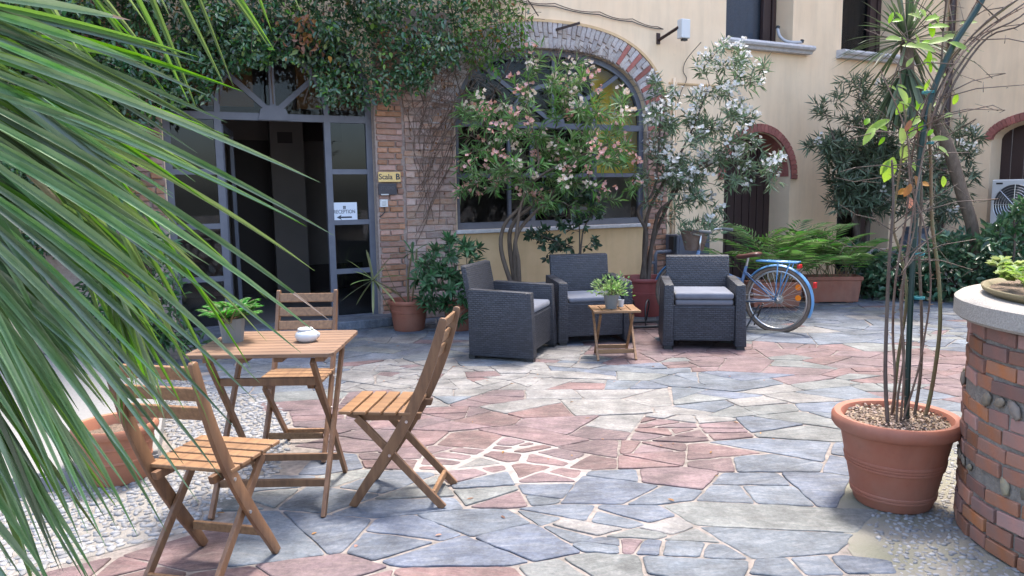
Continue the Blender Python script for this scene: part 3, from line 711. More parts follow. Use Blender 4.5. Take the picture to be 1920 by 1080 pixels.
# plank door
dr = MB(); dr.prism(dedupe([(5.06, 0), (6.38, 0)]+ring(5.72, 1.64, .66, .65, 0, math.pi, 20)), .04, Matrix.Translation((0, 0, -.46)))
door = build(dr, 'arched_door', frame_d, bld)
for k in range(9):
    x = 5.13+.148*k; h_ = 1.64+math.sqrt(max(.01, .62**2-(x-5.72)**2))
    mb = MB(); mb.box((x, h_/2, -.41), (.132, h_, .03)); build(mb, 'plank', frame_d, door, bevel=.004)
mb = MB(); mb.box((5.3, 1.05, -.385), (.03, .12, .02)); mb.tube([(5.3, 1.06, -.37), (5.42, 1.06, -.34)], .01, 6); build(mb, 'door_handle', steel, door)
# glazed door 3
mb = MB(); mb.box((7.45, .95, -.34), (.09, 1.9, .06)); mb.box((8.24, .95, -.34), (.08, 1.9, .06)); mb.box((7.85, 1.05, -.34), (.8, .07, .05)); mb.box((7.85, .05, -.34), (.8, .1, .05)); mb.box((8.45, .95, -.36), (.32, 2.0, .05))
mb.box((8.0, 2.05, -.36), (1.3, .3, .05))
d3 = build(mb, 'glazed_door', frame_d, bld)
mb = MB(); mb.box((7.85, .95, -.35), (.74, 1.85, .01)); build(mb, 'pane', glass_d, d3)
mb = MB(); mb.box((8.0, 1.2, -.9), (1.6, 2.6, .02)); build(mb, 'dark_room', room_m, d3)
# rooms behind: portal room
mb = MB(); X0, X1, Z1, H_ = -3.2, .9, -3.4, 3.4
mb.add([(X0, .01, -.26), (X1, .01, -.26), (X1, .01, Z1), (X0, .01, Z1), (X0, H_, -.26), (X1, H_, -.26), (X1, H_, Z1), (X0, H_, Z1)], [(0, 1, 2, 3), (7, 6, 5, 4), (0, 3, 7, 4), (1, 5, 6, 2), (3, 2, 6, 7)])
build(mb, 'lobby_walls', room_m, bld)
du0, dv = onwall(424, 262, Z1+.05); du1, _ = onwall(506, 262, Z1+.05)
mb = MB(); mb.box(((du0+du1)/2, dv/2, Z1+.03), (du1-du0, dv, .05)); build(mb, 'lobby_door', roomd_m, bld)
pu0, _ = onwall(506, 262, -2.6); pu1, _ = onwall(568, 262, -2.6)
mb = MB(); mb.box(((pu0+pu1)/2, 1.65, -2.65), (pu1-pu0, 3.3, .12)); build(mb, 'lobby_column', room_m, bld)
qu, qv = onwall(534, 258, -2.57); mb = MB(); mb.box((qu, qv, -2.575), (.20, .15, .02)); build(mb, 'lobby_picture', roomd_m, bld)
xu0, xv = onwall(568, 245, Z1+.06); xu1, _ = onwall(640, 245, Z1+.06); mb = MB(); mb.box(((xu0+xu1)/2, xv, Z1+.04), (xu1-xu0, .3, .04)); build(mb, 'lobby_sign', roomd_m, bld)
mb = MB(); mb.box((.16, .2, Z1+.06), (1.1, .4, .03)); build(mb, 'lobby_skirting', roomd_m, bld)
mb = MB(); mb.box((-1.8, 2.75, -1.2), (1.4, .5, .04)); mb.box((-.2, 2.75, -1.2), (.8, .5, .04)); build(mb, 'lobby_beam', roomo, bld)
# room behind arched window
mb = MB(); X0, X1, Z1, Y0 = .95, 4.9, -3.0, .3
mb.add([(X0, Y0, -.24), (X1, Y0, -.24), (X1, Y0, Z1), (X0, Y0, Z1), (X0, 3.6, -.24), (X1, 3.6, -.24), (X1, 3.6, Z1), (X0, 3.6, Z1)], [(0, 1, 2, 3), (7, 6, 5, 4), (0, 3, 7, 4), (1, 5, 6, 2), (3, 2, 6, 7)])
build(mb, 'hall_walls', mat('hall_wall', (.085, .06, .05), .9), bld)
mb = MB(); mb.box((3.55, 2.55, -.34), (.95, 1.7, .03)); build(mb, 'lit_yellow_panel', roomy, bld)  # panel added close behind the glass, its bright colour stands for the lit wall
mb = MB(); mb.box((3.6, 1.3, -.9), (1.0, .8, .03)); build(mb, 'pale_panel', mat('pale_panel', (.30, .28, .27), .8), bld)
# --- arched window frame
wf = MB()
def vbar(f_, u, v0, v1, wd=.055, z=-.10, t=.05): f_.box((u, (v0+v1)/2, z), (wd, v1-v0, t))
def hbar(f_, v, u0, u1, wd=.055, z=-.10, t=.05): f_.box(((u0+u1)/2, v, z), (u1-u0, wd, t))
def arcbar(f_, pts, wd, z, t):
    n = len(pts); ins = []; ous = []
    for i in range(n):
        a = pts[max(i-1, 0)]; b = pts[min(i+1, n-1)]; l = math.dist(a, b); nx, ny = -(b[1]-a[1])/l, (b[0]-a[0])/l
        ins.append((pts[i][0]-nx*wd/2, pts[i][1]-ny*wd/2)); ous.append((pts[i][0]+nx*wd/2, pts[i][1]+ny*wd/2))
    v = [(x, y, z+t/2) for x, y in ins]+[(x, y, z+t/2) for x, y in ous]+[(x, y, z-t/2) for x, y in ins]+[(x, y, z-t/2) for x, y in ous]
    fs = []
    for i in range(n-1): fs += [(i, i+1, n+i+1, n+i), (2*n+i, 3*n+i, 3*n+i+1, 2*n+i+1), (i, 2*n+i, 2*n+i+1, i+1), (n+i, n+i+1, 3*n+i+1, 3*n+i)]
    f_.add(v, fs)
arcbar(RIM[0], RIM[1], .035, .012, .03); build(RIM[0], 'plaster_rim', plaster_y, arch)
hbar(wf, WV0+.04, WU0+.001, WU1-.001, .08, -.10, .061)
vbar(wf, WU0+.035, WV0+.08, WSP, .07); vbar(wf, WU1-.035, WV0+.08, WSP, .07)
hbar(wf, 2.28, WU0+.07, WU1-.07, .075, -.10, .056)
hbar(wf, 1.665, WU0+.07, 2.01, .05); hbar(wf, 1.665, 2.07, 2.93, .05); hbar(wf, 1.665, 2.98, WU1-.07, .05)
for u, wd in ((1.71, .04), (2.035, .06), (2.955, .05)): vbar(wf, u, WV0+.08, 2.243, wd, -.10, .045)
arcbar(wf, ring(wc, WSP, whw-.035, WPK-WSP-.035, 0, math.pi, 40, 2.5), .07, -.10, .062)
arcbar(wf, ring(wc, 2.317, .60, .46, 0, math.pi, 20), .05, -.10, .042)
for ang in (38, 90, 142):
    a = R(ang); L2 = 1.02 if ang != 90 else .86
    if ang == 90: wf.bar((wc, 2.4, -.10), (wc, 3.15, -.10), .05, .04, (0, 0, 1))
    else: wf.bar((wc+math.cos(a)*.1, 2.3+math.sin(a)*.1, -.10), (wc+math.cos(a)*1.28, 2.3+math.sin(a)*1.1, -.10), .05, .038, (0, 0, 1))
wfo = build(wf, 'arched_window', frame_m, bld)
hb = MB(); hb.prism([(wc-.16, 2.25), (wc+.16, 2.25), (wc+.13, 2.36), (wc+.06, 2.40), (wc-.06, 2.40), (wc-.13, 2.36)], .09, Matrix.Translation((0, 0, -.145))); build(hb, 'fanlight_hub', frame_m, wfo)
pa = MB(); pa.prism(dedupe([(WU0+.01, WV0+.01), (WU1-.01, WV0+.01)]+ring(wc, WSP, whw-.02, WPK-WSP-.02, 0, math.pi, 30, 2.5)), .006, Matrix.Translation((0, 0, -.11))); build(pa, 'pane', glass, wfo)
# --- portal
pf = MB(); z = -.12
vbar(pf, -.035, 0, 2.45, .07, z); vbar(pf, -.50, 0, 2.25, .07, z, .055); vbar(pf, -1.62, 0, 2.25, .07, z, .055); vbar(pf, PU0+.035, 0, 2.45, .07, z)
hbar(pf, 2.28, PU0+.07, PU1-.07, .075, z, .056)
for v in (1.71, 1.15, .60): hbar(pf, v, -.465, -.07, .055, z, .045); hbar(pf, v, PU0+.07, -1.655, .055, z, .045)
hbar(pf, .05, -.465, -.07, .10, z, .045); hbar(pf, .05, PU0+.07, -1.655, .10, z, .045)
arcbar(pf, ring(pc, 2.45, phw-.035, .815, 0, math.pi, 30, 2.4), .07, z, .062)
arcbar(pf, ring(-1.06, 2.317, .56, .66, 0, math.pi, 24), .055, z, .042)
for ang in (48, 90, 132):
    a = R(ang); e1 = (-1.06+math.cos(a)*.72, 2.3+math.sin(a)*.60) if ang != 90 else (-1.06, 3.2)
    pf.bar((-1.06+math.cos(a)*.1, 2.3+math.sin(a)*.1, z), (*e1, z), .055, .038, (0, 0, 1))
pfo = build(pf, 'portal_frame', frame_m, bld)
hb = MB(); hb.prism([(-1.22, 2.25), (-.90, 2.25), (-.93, 2.36), (-1.0, 2.40), (-1.12, 2.40), (-1.19, 2.36)], .09, Matrix.Translation((0, 0, -.165))); build(hb, 'fanlight_hub', frame_m, pfo)
for (u0, u1) in ((-.465, -.07), (PU0+.07, -1.655)):
    for (v0, v1) in ((.1, .57), (.63, 1.12), (1.18, 1.68), (1.74, 2.24)):
        mb = MB(); mb.box(((u0+u1)/2, (v0+v1)/2, z), (u1-u0+.01, v1-v0+.01, .006)); build(mb, 'pane', glass_d, pfo)
mb = MB(); mb.prism(dedupe([(PU0+.02, 2.3), (PU1-.02, 2.3)]+ring(pc, 2.45, phw-.03, .8, 0, math.pi, 24, 2.4)), .006, Matrix.Translation((0, 0, z-.003))); build(mb, 'pane', glass, pfo)
mb = MB(); mb.box((-1.06, 1.12, z-.5), (1.0, 2.2, .006)); 
# half-open glazed leaf
mb = MB(); T = Matrix.Translation((-1.585, 0, z-.03)) @ Matrix.Rotation(R(78), 4, 'Y')
for c_, d_ in (((.03, 1.1, 0), (.06, 2.2, .04)), ((.97, 1.1, 0), (.06, 2.2, .04)), ((.5, .05, 0), (.88, .1, .04)), ((.5, 2.17, 0), (.88, .06, .04))): mb.box(c_, d_, M=T)
dl = build(mb, 'open_door_leaf', frame_m, pfo)
# RECEPTION notice on the glass
uu0, vv1 = onwall(621, 380, -.11); uu1, vv0 = onwall(670, 414, -.11)
sg = MB(); sg.box(((uu0+uu1)/2, (vv0+vv1)/2, 0), (uu1-uu0, vv1-vv0, .004)); sgo = build(sg, 'reception_notice', mat('white_paper', (.62, .66, .74), .6)); sgo.matrix_world = MW @ Matrix.Translation((0, 0, -.105))
tag(sgo, 'white paper notice reading RECEPTION with a left arrow on the glass', 'notice')
ink = mat('dark_ink', (.03, .035, .05), .6)
def text(s_, size, name, parent, loc, m, ext=.001, sx=1., bold=.0):
    c = bpy.data.curves.new(name, 'FONT'); c.body = s_; c.size = size; c.extrude = ext; c.align_x = 'CENTER'; c.align_y = 'CENTER'; c.offset = bold
    o = bpy.data.objects.new(name, c); COL.objects.link(o); dg = bpy.context.evaluated_depsgraph_get(); me = bpy.data.meshes.new_from_object(o.evaluated_get(dg)); bpy.data.objects.remove(o)
    me.materials.clear(); me.materials.append(m); o = link(name, me, parent, loc); o.scale = (sx, 1, 1); return o
cu, cv, hu, hv = (uu0+uu1)/2, (vv0+vv1)/2, (uu1-uu0), (vv1-vv0)
text('RECEPTION', .058, 'lettering', sgo, (cu, cv-.0, .0032), ink, sx=.80)
mb = MB(); ax = cu-.09; ay = cv-hv*.29
mb.prism([(ax, ay), (ax+.055, ay+.028), (ax+.045, ay+.009), (ax+.17, ay+.009), (ax+.17, ay-.009), (ax+.045, ay-.009), (ax+.055, ay-.028)], .001, Matrix.Translation((0, 0, .003))); build(mb, 'arrow', ink, sgo)
mb = MB()
for dx_, dy_, w_, h_ in ((0, .062, .03, .006), (-.011, .048, .007, .024), (.011, .048, .007, .024), (0, .048, .007, .018), (0, .034, .03, .005)): mb.box((cu+dx_, cv+dy_, .0035), (w_, h_, .001))
build(mb, 'crest', ink, sgo)
# brass plate
def plate(x0, y0, x1, y1, name, m, w_, t_):
    a, b = onwall(x0, y0, w_); c, d = onwall(x1, y1, w_); q = MB(); q.box(((a+c)/2, (b+d)/2, 0), (c-a, b-d, t_)); o = build(q, name, m, bevel=.002); o.matrix_world = MW @ Matrix.Translation((0, 0, w_)); return o, (a+c)/2, (b+d)/2, c-a, b-d
brass = mat('brass_plate', (.72, .50, .20), .45, metal=.25)
o, a, b, c, d = plate(709, 322.5, 751, 341, 'brass_sign', brass, .07, .012); tag(o, 'small brass plate reading Scala B on the brick pier', 'sign')
text('Scala', .085, 'lettering', o, (a-.045, b, .0065), ink, bold=.0012, sx=.95); text('B', .09, 'lettering', o, (a+.095, b, .0065), ink, bold=.003)
darkpl = mat('dark_plate', (.035, .032, .045), .4)
o, a, b, c, d = plate(709, 344, 744, 365, 'dark_sign', darkpl, .068, .014); tag(o, 'dark metal plate with faint lettering directly beneath the brass plate', 'sign')
text('STUDIO', .05, 'lettering', o, (a, b+.012, .0075), mat('dull_lettering', (.09, .085, .09), .5), sx=.9)
q = MB(); q.box((a-.035, b-.06, .009), (.09, .014, .003)); build(q, 'label_strip', white_c, o)
o, a, b, c, d = plate(712, 374, 727, 388, 'doorbell', wall_white, .07, .03); tag(o, 'small pale square doorbell box with a dangling wire on the brick pier', 'doorbell')
q = MB(); q.box((a, b, .017), (.045, .05, .006)); build(q, 'button', white_c, o, bevel=.002)
q = MB(); q.tube(smooth_line([(a, b-.04, 0), (a+.01, b-.09, 0), (a-.02, b-.13, -.01), (a-.05, b-.15, -.02)]), .006, 5); build(q, 'wire', blackp, o)
# step in front of portal
st = MB(); st.prism([(-2.9, .30), (-.9, .34), (-.02, .33), (.10, .30), (.13, .05), (.05, .0), (-2.9, .0)], .10, Matrix(((1, 0, 0, 0), (0, 0, 1, 0), (0, 1, 0, 0), (0, 0, 0, 1))))
sto = build(st, 'door_step', st_blue, bevel=.012); sto.matrix_world = MW; tag(sto, 'worn grey slate slab step at the foot of the glazed portal', 'step')
# floodlight
fl = thing('floodlight', 'white floodlight box on a dark bracket above the arched window', 'floodlight'); fl.matrix_world = MW
u, v = onwall(1281, 55, .35)
q = MB(); q.box((u, v, .36), (.14, .24, .10), rz=0); build(q, 'housing', wall_white, fl, bevel=.012)
q = MB(); q.box((u+.01, v-.13, .36), (.07, .03, .05)); build(q, 'cable_gland', blackp, fl)
q = MB(); a_, b_v = onwall(1236, 72, .03); q.bar((a_, b_v-.02, .02), (u-.07, v+.02, .34), .035, .02); q.box((a_, b_v, .01), (.05, .14, .02)); build(q, 'bracket', frame_d, fl)
# second small bracket at arch
u, v = onwall(1062, 50, .1); q = MB(); q.bar((u-.1, v-.03, .02), (u+.12, v+.03, .22), .03, .03); o = build(q, 'wall_bracket', frame_d); o.matrix_world = MW; tag(o, 'short rusty metal bracket on the top of the brick arch', 'bracket')

# right hand wing
rw = thing('side_wing', 'cream rendered wing at the right with a segmental brick window head', 'building'); rw.matrix_world = MR
H_R = [(.76, .3), (2.3, .3)]+ring(1.55, 2.2, .79, .28, 0, math.pi, 12)[1:-1]
H_R = [(.78, .3), (2.32, .3), (2.32, 2.2)]+ring(1.55, 2.2, .77, .26, .05, math.pi-.05, 12)+[(.78, 2.2)]
H_R = dedupe(H_R)
loops = [[(0, 0), (7.5, 0), (7.5, wallh), (0, wallh)], H_R]; flat = [p for l in loops for p in l]
tri = tessellate_polygon([[Vector((x, y, 0)) for x, y in l] for l in loops]); b_ = MB(); vs = [(x, y, 0) for x, y in flat]; fs = []
for t in tri:
    a, b, c = [Vector(vs[i]) for i in t]; fs.append(t if (b-a).cross(c-a).z > 0 else t[::-1])
b_.add(vs, fs); reveal(b_, H_R, .32); build(b_, 'plaster_wall', plaster, rw)
ri = ring(1.55, 2.2, .78, .27, .0, math.pi, 30); ro = ring(1.55, 2.2, .86, .40, .0, math.pi, 30)
build(band(ri, ro, -.02, .01), 'arch_mortar', mortar_b, rw)
vd2 = [brick_mesh(.128, .062, .07, brick_r) for _ in range(4)]
for s_ in resample(ro, .073):
    a = lerp2(ri, s_); b = lerp2(ro, s_); link('brick', random.choice(vd2), rw, ((a[0]+b[0])/2, (a[1]+b[1])/2, .0), (0, 0, math.atan2(b[1]-a[1], b[0]-a[0])))
mb = MB()
for k in range(8): mb.box((.84+.2*k, 1.5, -.29), (.19, 2.4, .03))
build(mb, 'shutter', frame_d, rw, bevel=.006)
# downpipe in corner
mb = MB(); mb.tube([(UC-.13, 0, .09), (UC-.13, wallh, .09)], .05, 12)
for v in (.6, 2.2, 3.8, 5.4): mb.tube([(UC-.13, v, .09), (UC-.13, v+.05, .09)], .058, 12)
o = build(mb, 'downpipe', frame_d, smooth=True); o.matrix_world = MW; tag(o, 'dark brown downpipe in the corner between house and side wing', 'pipe')

# air conditioner
ac = thing('air_conditioner', 'white outdoor air conditioning unit under the side wing window', 'air conditioner'); ac.matrix_world = MR @ Matrix.Translation((1.30, 0, .02))
def ac_pt(x, y, w_):
    d = ray(x, y); n_ = -WE; P0 = CO+n_*w_; t = (P0-CP).dot(n_)/d.dot(n_); P = CP+d*t; return (P-CO).dot(WN), P.z
s0, zt = ac_pt(1860, 337, .38); _, zb = ac_pt(1860, 430, .38); ac.matrix_world = MR @ Matrix.Translation((s0, 0, 0))
mb = MB(); mb.box((.45, (zt+zb)/2, .22), (.9, zt-zb, .32)); build(mb, 'casing', wall_white, ac, bevel=.02)
fc = (.36, (zt+zb)/2); fr_ = (zt-zb)*.40
mb = MB(); mb.prism([(fc[0]+fr_*math.cos(a), fc[1]+fr_*math.sin(a)) for a in np.linspace(0, 2*math.pi, 33)[:-1]], .004, Matrix.Translation((0, 0, .380))); build(mb, 'fan_opening', mat('fan_shadow', (.06, .06, .065), .7), ac)
mb = MB()
for k in range(1, 9): mb.tube([(fc[0]+fr_*k/8*math.cos(a), fc[1]+fr_*k/8*math.sin(a), .40-.008*(k/8)**2) for a in np.linspace(0, 2*math.pi, 33)[:-1]], .003, 4, closed=True)
for a in np.linspace(0, 2*math.pi, 9)[:-1]: mb.tube([(fc[0], fc[1], .402), (fc[0]+fr_*math.cos(a), fc[1]+fr_*math.sin(a), .39)], .004, 4)
build(mb, 'fan_grille', steel, ac)
mb = MB()
for k in range(5):
    a = 2*math.pi*k/5; mb.bar((fc[0], fc[1], .388), (fc[0]+fr_*.85*math.cos(a), fc[1]+fr_*.85*math.sin(a), .388), .09, .004, (0, 0, 1))
build(mb, 'fan_blades', potgrey, ac)
mb = MB(); mb.box((.12, zt-.06, .383), (.10, .025, .004)); build(mb, 'badge', blackp, ac)
mb = MB(); mb.box((.15, zb/2, .22), (.1, zb, .3)); mb.box((.75, zb/2, .22), (.1, zb, .3)); build(mb, 'support', stone_grey, ac)

# ================================================================ FURNITURE
def smooth_prof(pts, n=4): return [(p.x, p.y) for p in smooth_line([Vector((a, b, 0)) for a, b in pts], n)]
def stile_mesh(ysign_y, wid=.045, thk=.02):
    cl = smooth_prof([(.215, .0), (.15, .10), (.07, .215), (-.045, .40), (-.125, .56), (-.185, .71), (-.232, .86), (-.240, .90)], 4)
    n = len(cl); L_ = []; Rr = []
    for i in range(n):
        a = cl[max(i-1, 0)]; b = cl[min(i+1, n-1)]; l = math.dist(a, b); nx, ny = -(b[1]-a[1])/l, (b[0]-a[0])/l
        w_ = wid*(.62+.55*math.sin(math.pi*min(1, (i/n)*.9+.12)))
        if i == n-1: w_ *= .55
        L_.append((cl[i][0]-nx*w_/2, max(0, cl[i][1]-ny*w_/2))); Rr.append((cl[i][0]+nx*w_/2, max(0, cl[i][1]+ny*w_/2)))
    mb = MB(); y0, y1 = ysign_y-thk/2, ysign_y+thk/2
    vs = [(x, y0, z) for x, z in L_]+[(x, y0, z) for x, z in Rr]+[(x, y1, z) for x, z in L_]+[(x, y1, z) for x, z in Rr]; fs = []
    for i in range(n-1): fs += [(i, i+1, n+i+1, n+i), (2*n+i, 3*n+i, 3*n+i+1, 2*n+i+1), (i, 2*n+i, 2*n+i+1, i+1), (n+i, n+i+1, 3*n+i+1, 3*n+i)]
    fs += [(0, n, 3*n, 2*n), (n-1, 3*n-1, 4*n-1, 2*n-1)]
    mb.add(vs, fs); return mb
def wood_chair(loc, heading, label):
    t = thing('folding_chair', label, 'chair', loc, heading, 'slatted wooden folding chairs')
    for s_ in (-1, 1): build(stile_mesh(s_*.168), 'back_stile', wood_v, t, smooth=True, bevel=.003)
    for s_ in (-1, 1):
        mb = MB(); mb.bar((.185, s_*.143, .425), (-.215, s_*.143, 0), .018, .036, (0, 0, 1)); build(mb, 'rear_leg', wood_v, t, bevel=.003)
    mb = MB(); mb.box((-.165, 0, .060), (.018, .268, .034)); build(mb, 'leg_rail', wood, t, bevel=.003)
    mb = MB(); mb.box((.13, 0, .13), (.018, .30, .034)); build(mb, 'leg_rail', wood, t, bevel=.003)
    for s_ in (-1, 1):
        mb = MB(); mb.prism([(-.11, .415), (.16, .405), (.235, .425), (.255, .447), (-.12, .447)], .02, Matrix(((1, 0, 0, 0), (0, 0, 1, s_*.118-.01), (0, 1, 0, 0), (0, 0, 0, 1)))); build(mb, 'seat_rail', wood_v, t, bevel=.002)
    sl_ = None
    for k in range(5):
        x = .232-.071*k
        if sl_ is None: q = MB(); q.box((0, 0, 0), (.058, .362, .016)); sl_ = build(q, 'seat_slat', wood, t, bevel=.004, loc=(x, 0, .456))
        else: link('seat_slat', sl_.data, t, (x, 0, .456))
    bs = None
    for z_, x in ((.855, -.222), (.775, -.197), (.700, -.172)):
        if bs is None: q = MB(); q.box((0, 0, 0), (.014, .318, .052)); bs = build(q, 'back_slat', wood, t, bevel=.004, loc=(x, 0, z_), rot=(0, R(-17), 0))
        else: link('back_slat', bs.data, t, (x, 0, z_), (0, R(-17), 0))
    for s_ in (-1, 1):
        q = MB()
        for x, z_ in ((.025, .258), (-.06, .42)): q.tube([(x, s_*.177, z_), (x, s_*.182, z_)], .007, 8)
        build(q, 'bolt', steel, t)
    return t
ch = wood_chair((-.53, 3.49, 0), R(173.5), 'wooden folding chair standing alone at the right end of the slatted table')
copy_thing(ch, (-1.19, 2.735, 0), math.atan2(.975, .22), 'wooden folding chair nearest the camera, half hidden by palm leaflets')
copy_thing(ch, (-1.21, 4.14, 0), R(-90), 'wooden folding chair on the far side of the slatted table, facing us')

def fold_table(name, label, loc, rz, W_, D_, H_, legx, feet, slat_dir, nslat, m, mleg, group=None, thick=.018, bw=.034):
    t = thing(name, label, 'table', loc, rz, group)
    if slat_dir == 'x':
        p = D_/nslat; me = None
        for k in range(nslat):
            y_ = -D_/2+p*(k+.5)
            if k in (0, nslat-1):
                q = MB(); r_ = .028; s_ = -1 if k == 0 else 1
                q.prism([(-W_/2, -s_*(p-.006)/2), (W_/2, -s_*(p-.006)/2), (W_/2, s_*(p/2-.003-r_)), (W_/2-.012, s_*(p/2-.011)), (W_/2-r_, s_*(p-.006)/2), (-W_/2+r_, s_*(p-.006)/2), (-W_/2+.012, s_*(p/2-.011)), (-W_/2, s_*(p/2-.003-r_))][::(1 if s_ > 0 else -1)], thick, Matrix.Translation((0, 0, -thick/2)))
                build(q, 'top_slat', m, t, bevel=.0025, loc=(0, y_, H_-thick/2))
            elif me is None: q = MB(); q.box((0, 0, 0), (W_, p-.006, thick)); me = build(q, 'top_slat', m, t, bevel=.0025, loc=(0, y_, H_-thick/2)).data
            else: link('top_slat', me, t, (0, y_, H_-thick/2))
        for x in (-W_*.36, -W_*.12, W_*.12, W_*.40):
            q = MB(); q.box((x, 0, H_-thick-.0125), (.04, D_-.06, .025)); build(q, 'top_batten', mleg, t, bevel=.003)
    else:
        q = MB(); q.box((0, -D_/2+.02, H_-thick/2), (W_, .04, thick)); build(q, 'top_rail', m, t, bevel=.003); q = MB(); q.box((0, D_/2-.02, H_-thick/2), (W_, .04, thick)); build(q, 'top_rail', m, t, bevel=.003)
        p = W_/nslat; me = None
        for k in range(nslat):
            x = -W_/2+p*(k+.5)
            if me is None: q = MB(); q.box((0, 0, 0), (p-.010, D_-.082, thick-.001)); me = build(q, 'top_slat', m, t, bevel=.002, loc=(x, 0, H_-thick/2)).data
            else: link('top_slat', me, t, (x, 0, H_-thick/2))
        q = MB(); q.box((0, 0, H_-thick-.0115), (W_-.04, .03, .022)); build(q, 'top_batten', mleg, t)
    for s_ in (-1, 1):
        q = MB(); q.bar((s_*legx, -feet/2, 0), (s_*(legx), feet/2-.03, H_-thick-.02), .020, bw, (1, 0, 0) if False else (0, 0, 1)); build(q, 'leg', mleg, t, bevel=.003)
        q = MB(); q.bar((s_*(legx-.024), feet/2, 0), (s_*(legx-.024), -feet/2+.03, H_-thick-.02), .020, bw, (0, 0, 1)); build(q, 'leg', mleg, t, bevel=.003)
    def rail(f, inner, s_):
        y_ = s_*(-feet/2+(feet-.03)*f); q = MB(); q.box((0, y_, (H_-thick-.02)*f), (2*legx-(.068 if inner else .021), .018, .036)); build(q, 'cross_rail', mleg, t, bevel=.003)
    rail(.18, False, 1); rail(.16, True, -1)
    if H_ > .6: rail(.84, True, -1)
    return t
fold_table('slatted_table', 'square slatted wooden folding table with a white bowl and a potted fern', (-1.125, 3.515, 0), R(0), .66, .58, .76, .255, .57, 'x', 9, wood_t, wood_v)
fold_table('side_table', 'small honey wooden folding table with a green plant, between wicker armchairs', (.895, 6.50, 0), R(2), .41, .36, .435, .165, .35, 'y', 5, wood, wood, bw=.028, thick=.02)

# armchairs
def wicker_chair(loc, heading, label):
    t = thing('wicker_armchair', label, 'armchair', loc, heading, 'dark grey wicker armchairs')
    for s_ in (-1, 1):
        b = MB(); y0, y1 = .275, .365; pr = [(-.27, .06), (.305, .06), (.285, .595), (.25, .61), (-.29, .625)]
        pr = [(-.29, .03), (.31, .03), (.283, .60), (-.30, .62)]
        v = [(x, s_*(y0), z_) for x, z_ in pr]+[(x, s_*(y1+(.012 if z_ < .2 else -.004)), z_) for x, z_ in pr]
        f = [(0, 1, 2, 3), (7, 6, 5, 4), (0, 4, 5, 1), (1, 5, 6, 2), (2, 6, 7, 3), (3, 7, 4, 0)]
        if s_ > 0: f = [q[::-1] for q in f]
        b.add(v, f); arm = build(b, 'arm_panel', wick, t, bevel=.010, smooth=True)
    b = MB(); v = []
    for x, z_ in ((-.20, .10), (-.335, .81)): v += [(x, -.305, z_), (x, .305, z_), (x-.055, .305, z_+.01), (x-.055, -.305, z_+.01)]
    b.add(v, [(0, 1, 2, 3)[::1], (7, 6, 5, 4), (0, 4, 5, 1), (1, 5, 6, 2), (2, 6, 7, 3), (3, 7, 4, 0)]); build(b, 'backrest', wick, t, bevel=.010, smooth=True)
    b = MB(); b.box((.262, 0, .235), (.03, .549, .31)); build(b, 'front_panel', wick, t, bevel=.006)
    b = MB(); b.box((.0, 0, .385), (.545, .548, .04)); build(b, 'seat', wick, t, bevel=.006)
    b = MB(); b.box((-.02, 0, .10), (.50, .54, .02)); build(b, 'underframe', blackp, t)
    for sx in (-1, 1):
        for sy in (-1, 1): b = MB(); b.box((sx*.27, sy*.325, .02), (.06, .07, .04)); build(b, 'foot', blackp, t)
    return t
def cushion(parent_loc, heading, label, group, z_=.405, dx=0., dark_=False, tilt=0, th=.06):
    b = MB(); b.box((0, 0, th/2), (.50, .52, th))
    o = build(b, 'seat_cushion', cush_d if dark_ else cush, None, bevel=.022, smooth='all', segs=4)
    me = o.data
    for v in me.vertices:
        r2 = (v.co.x/.25)**4+(v.co.y/.26)**4
        if v.co.z > th*.5: v.co.z += .012*max(0, 1-r2)
    h = Vector((math.cos(heading), math.sin(heading), 0)); o.location = Vector(parent_loc)+h*(.025+dx)+Vector((0, 0, z_)); o.rotation_euler = (0, tilt, heading)
    tag(o, label, 'cushion', group)
A1 = ((.01, 6.73, 0), math.atan2(-.33, .94)); A2 = ((.75, 7.33, 0), math.atan2(-.985, .17)); A3 = ((1.79, 7.01, 0), math.atan2(-.99, -.13))
wc0 = wicker_chair(*A1, 'leftmost dark wicker armchair, seen from its side and turned right')
copy_thing(wc0, *A2, 'middle dark wicker armchair, partly hidden behind the small wooden side table')
copy_thing(wc0, *A3, 'rightmost dark wicker armchair, beside the blue bicycle, with two stacked cushions')
cushion(*A1, 'pale grey cushion on the sideways turned left armchair', 'pale grey seat cushions')
cushion(*A2, 'pale grey cushion on the middle armchair behind the side table', 'pale grey seat cushions', th=.05)
cushion(*A3, 'dark lower cushion of the two stacked on the right armchair', 'pale grey seat cushions', dark_=True, th=.055)
cushion(*A3, 'pale grey upper cushion of the two stacked on the right armchair', 'pale grey seat cushions', z_=.463, dx=.01)

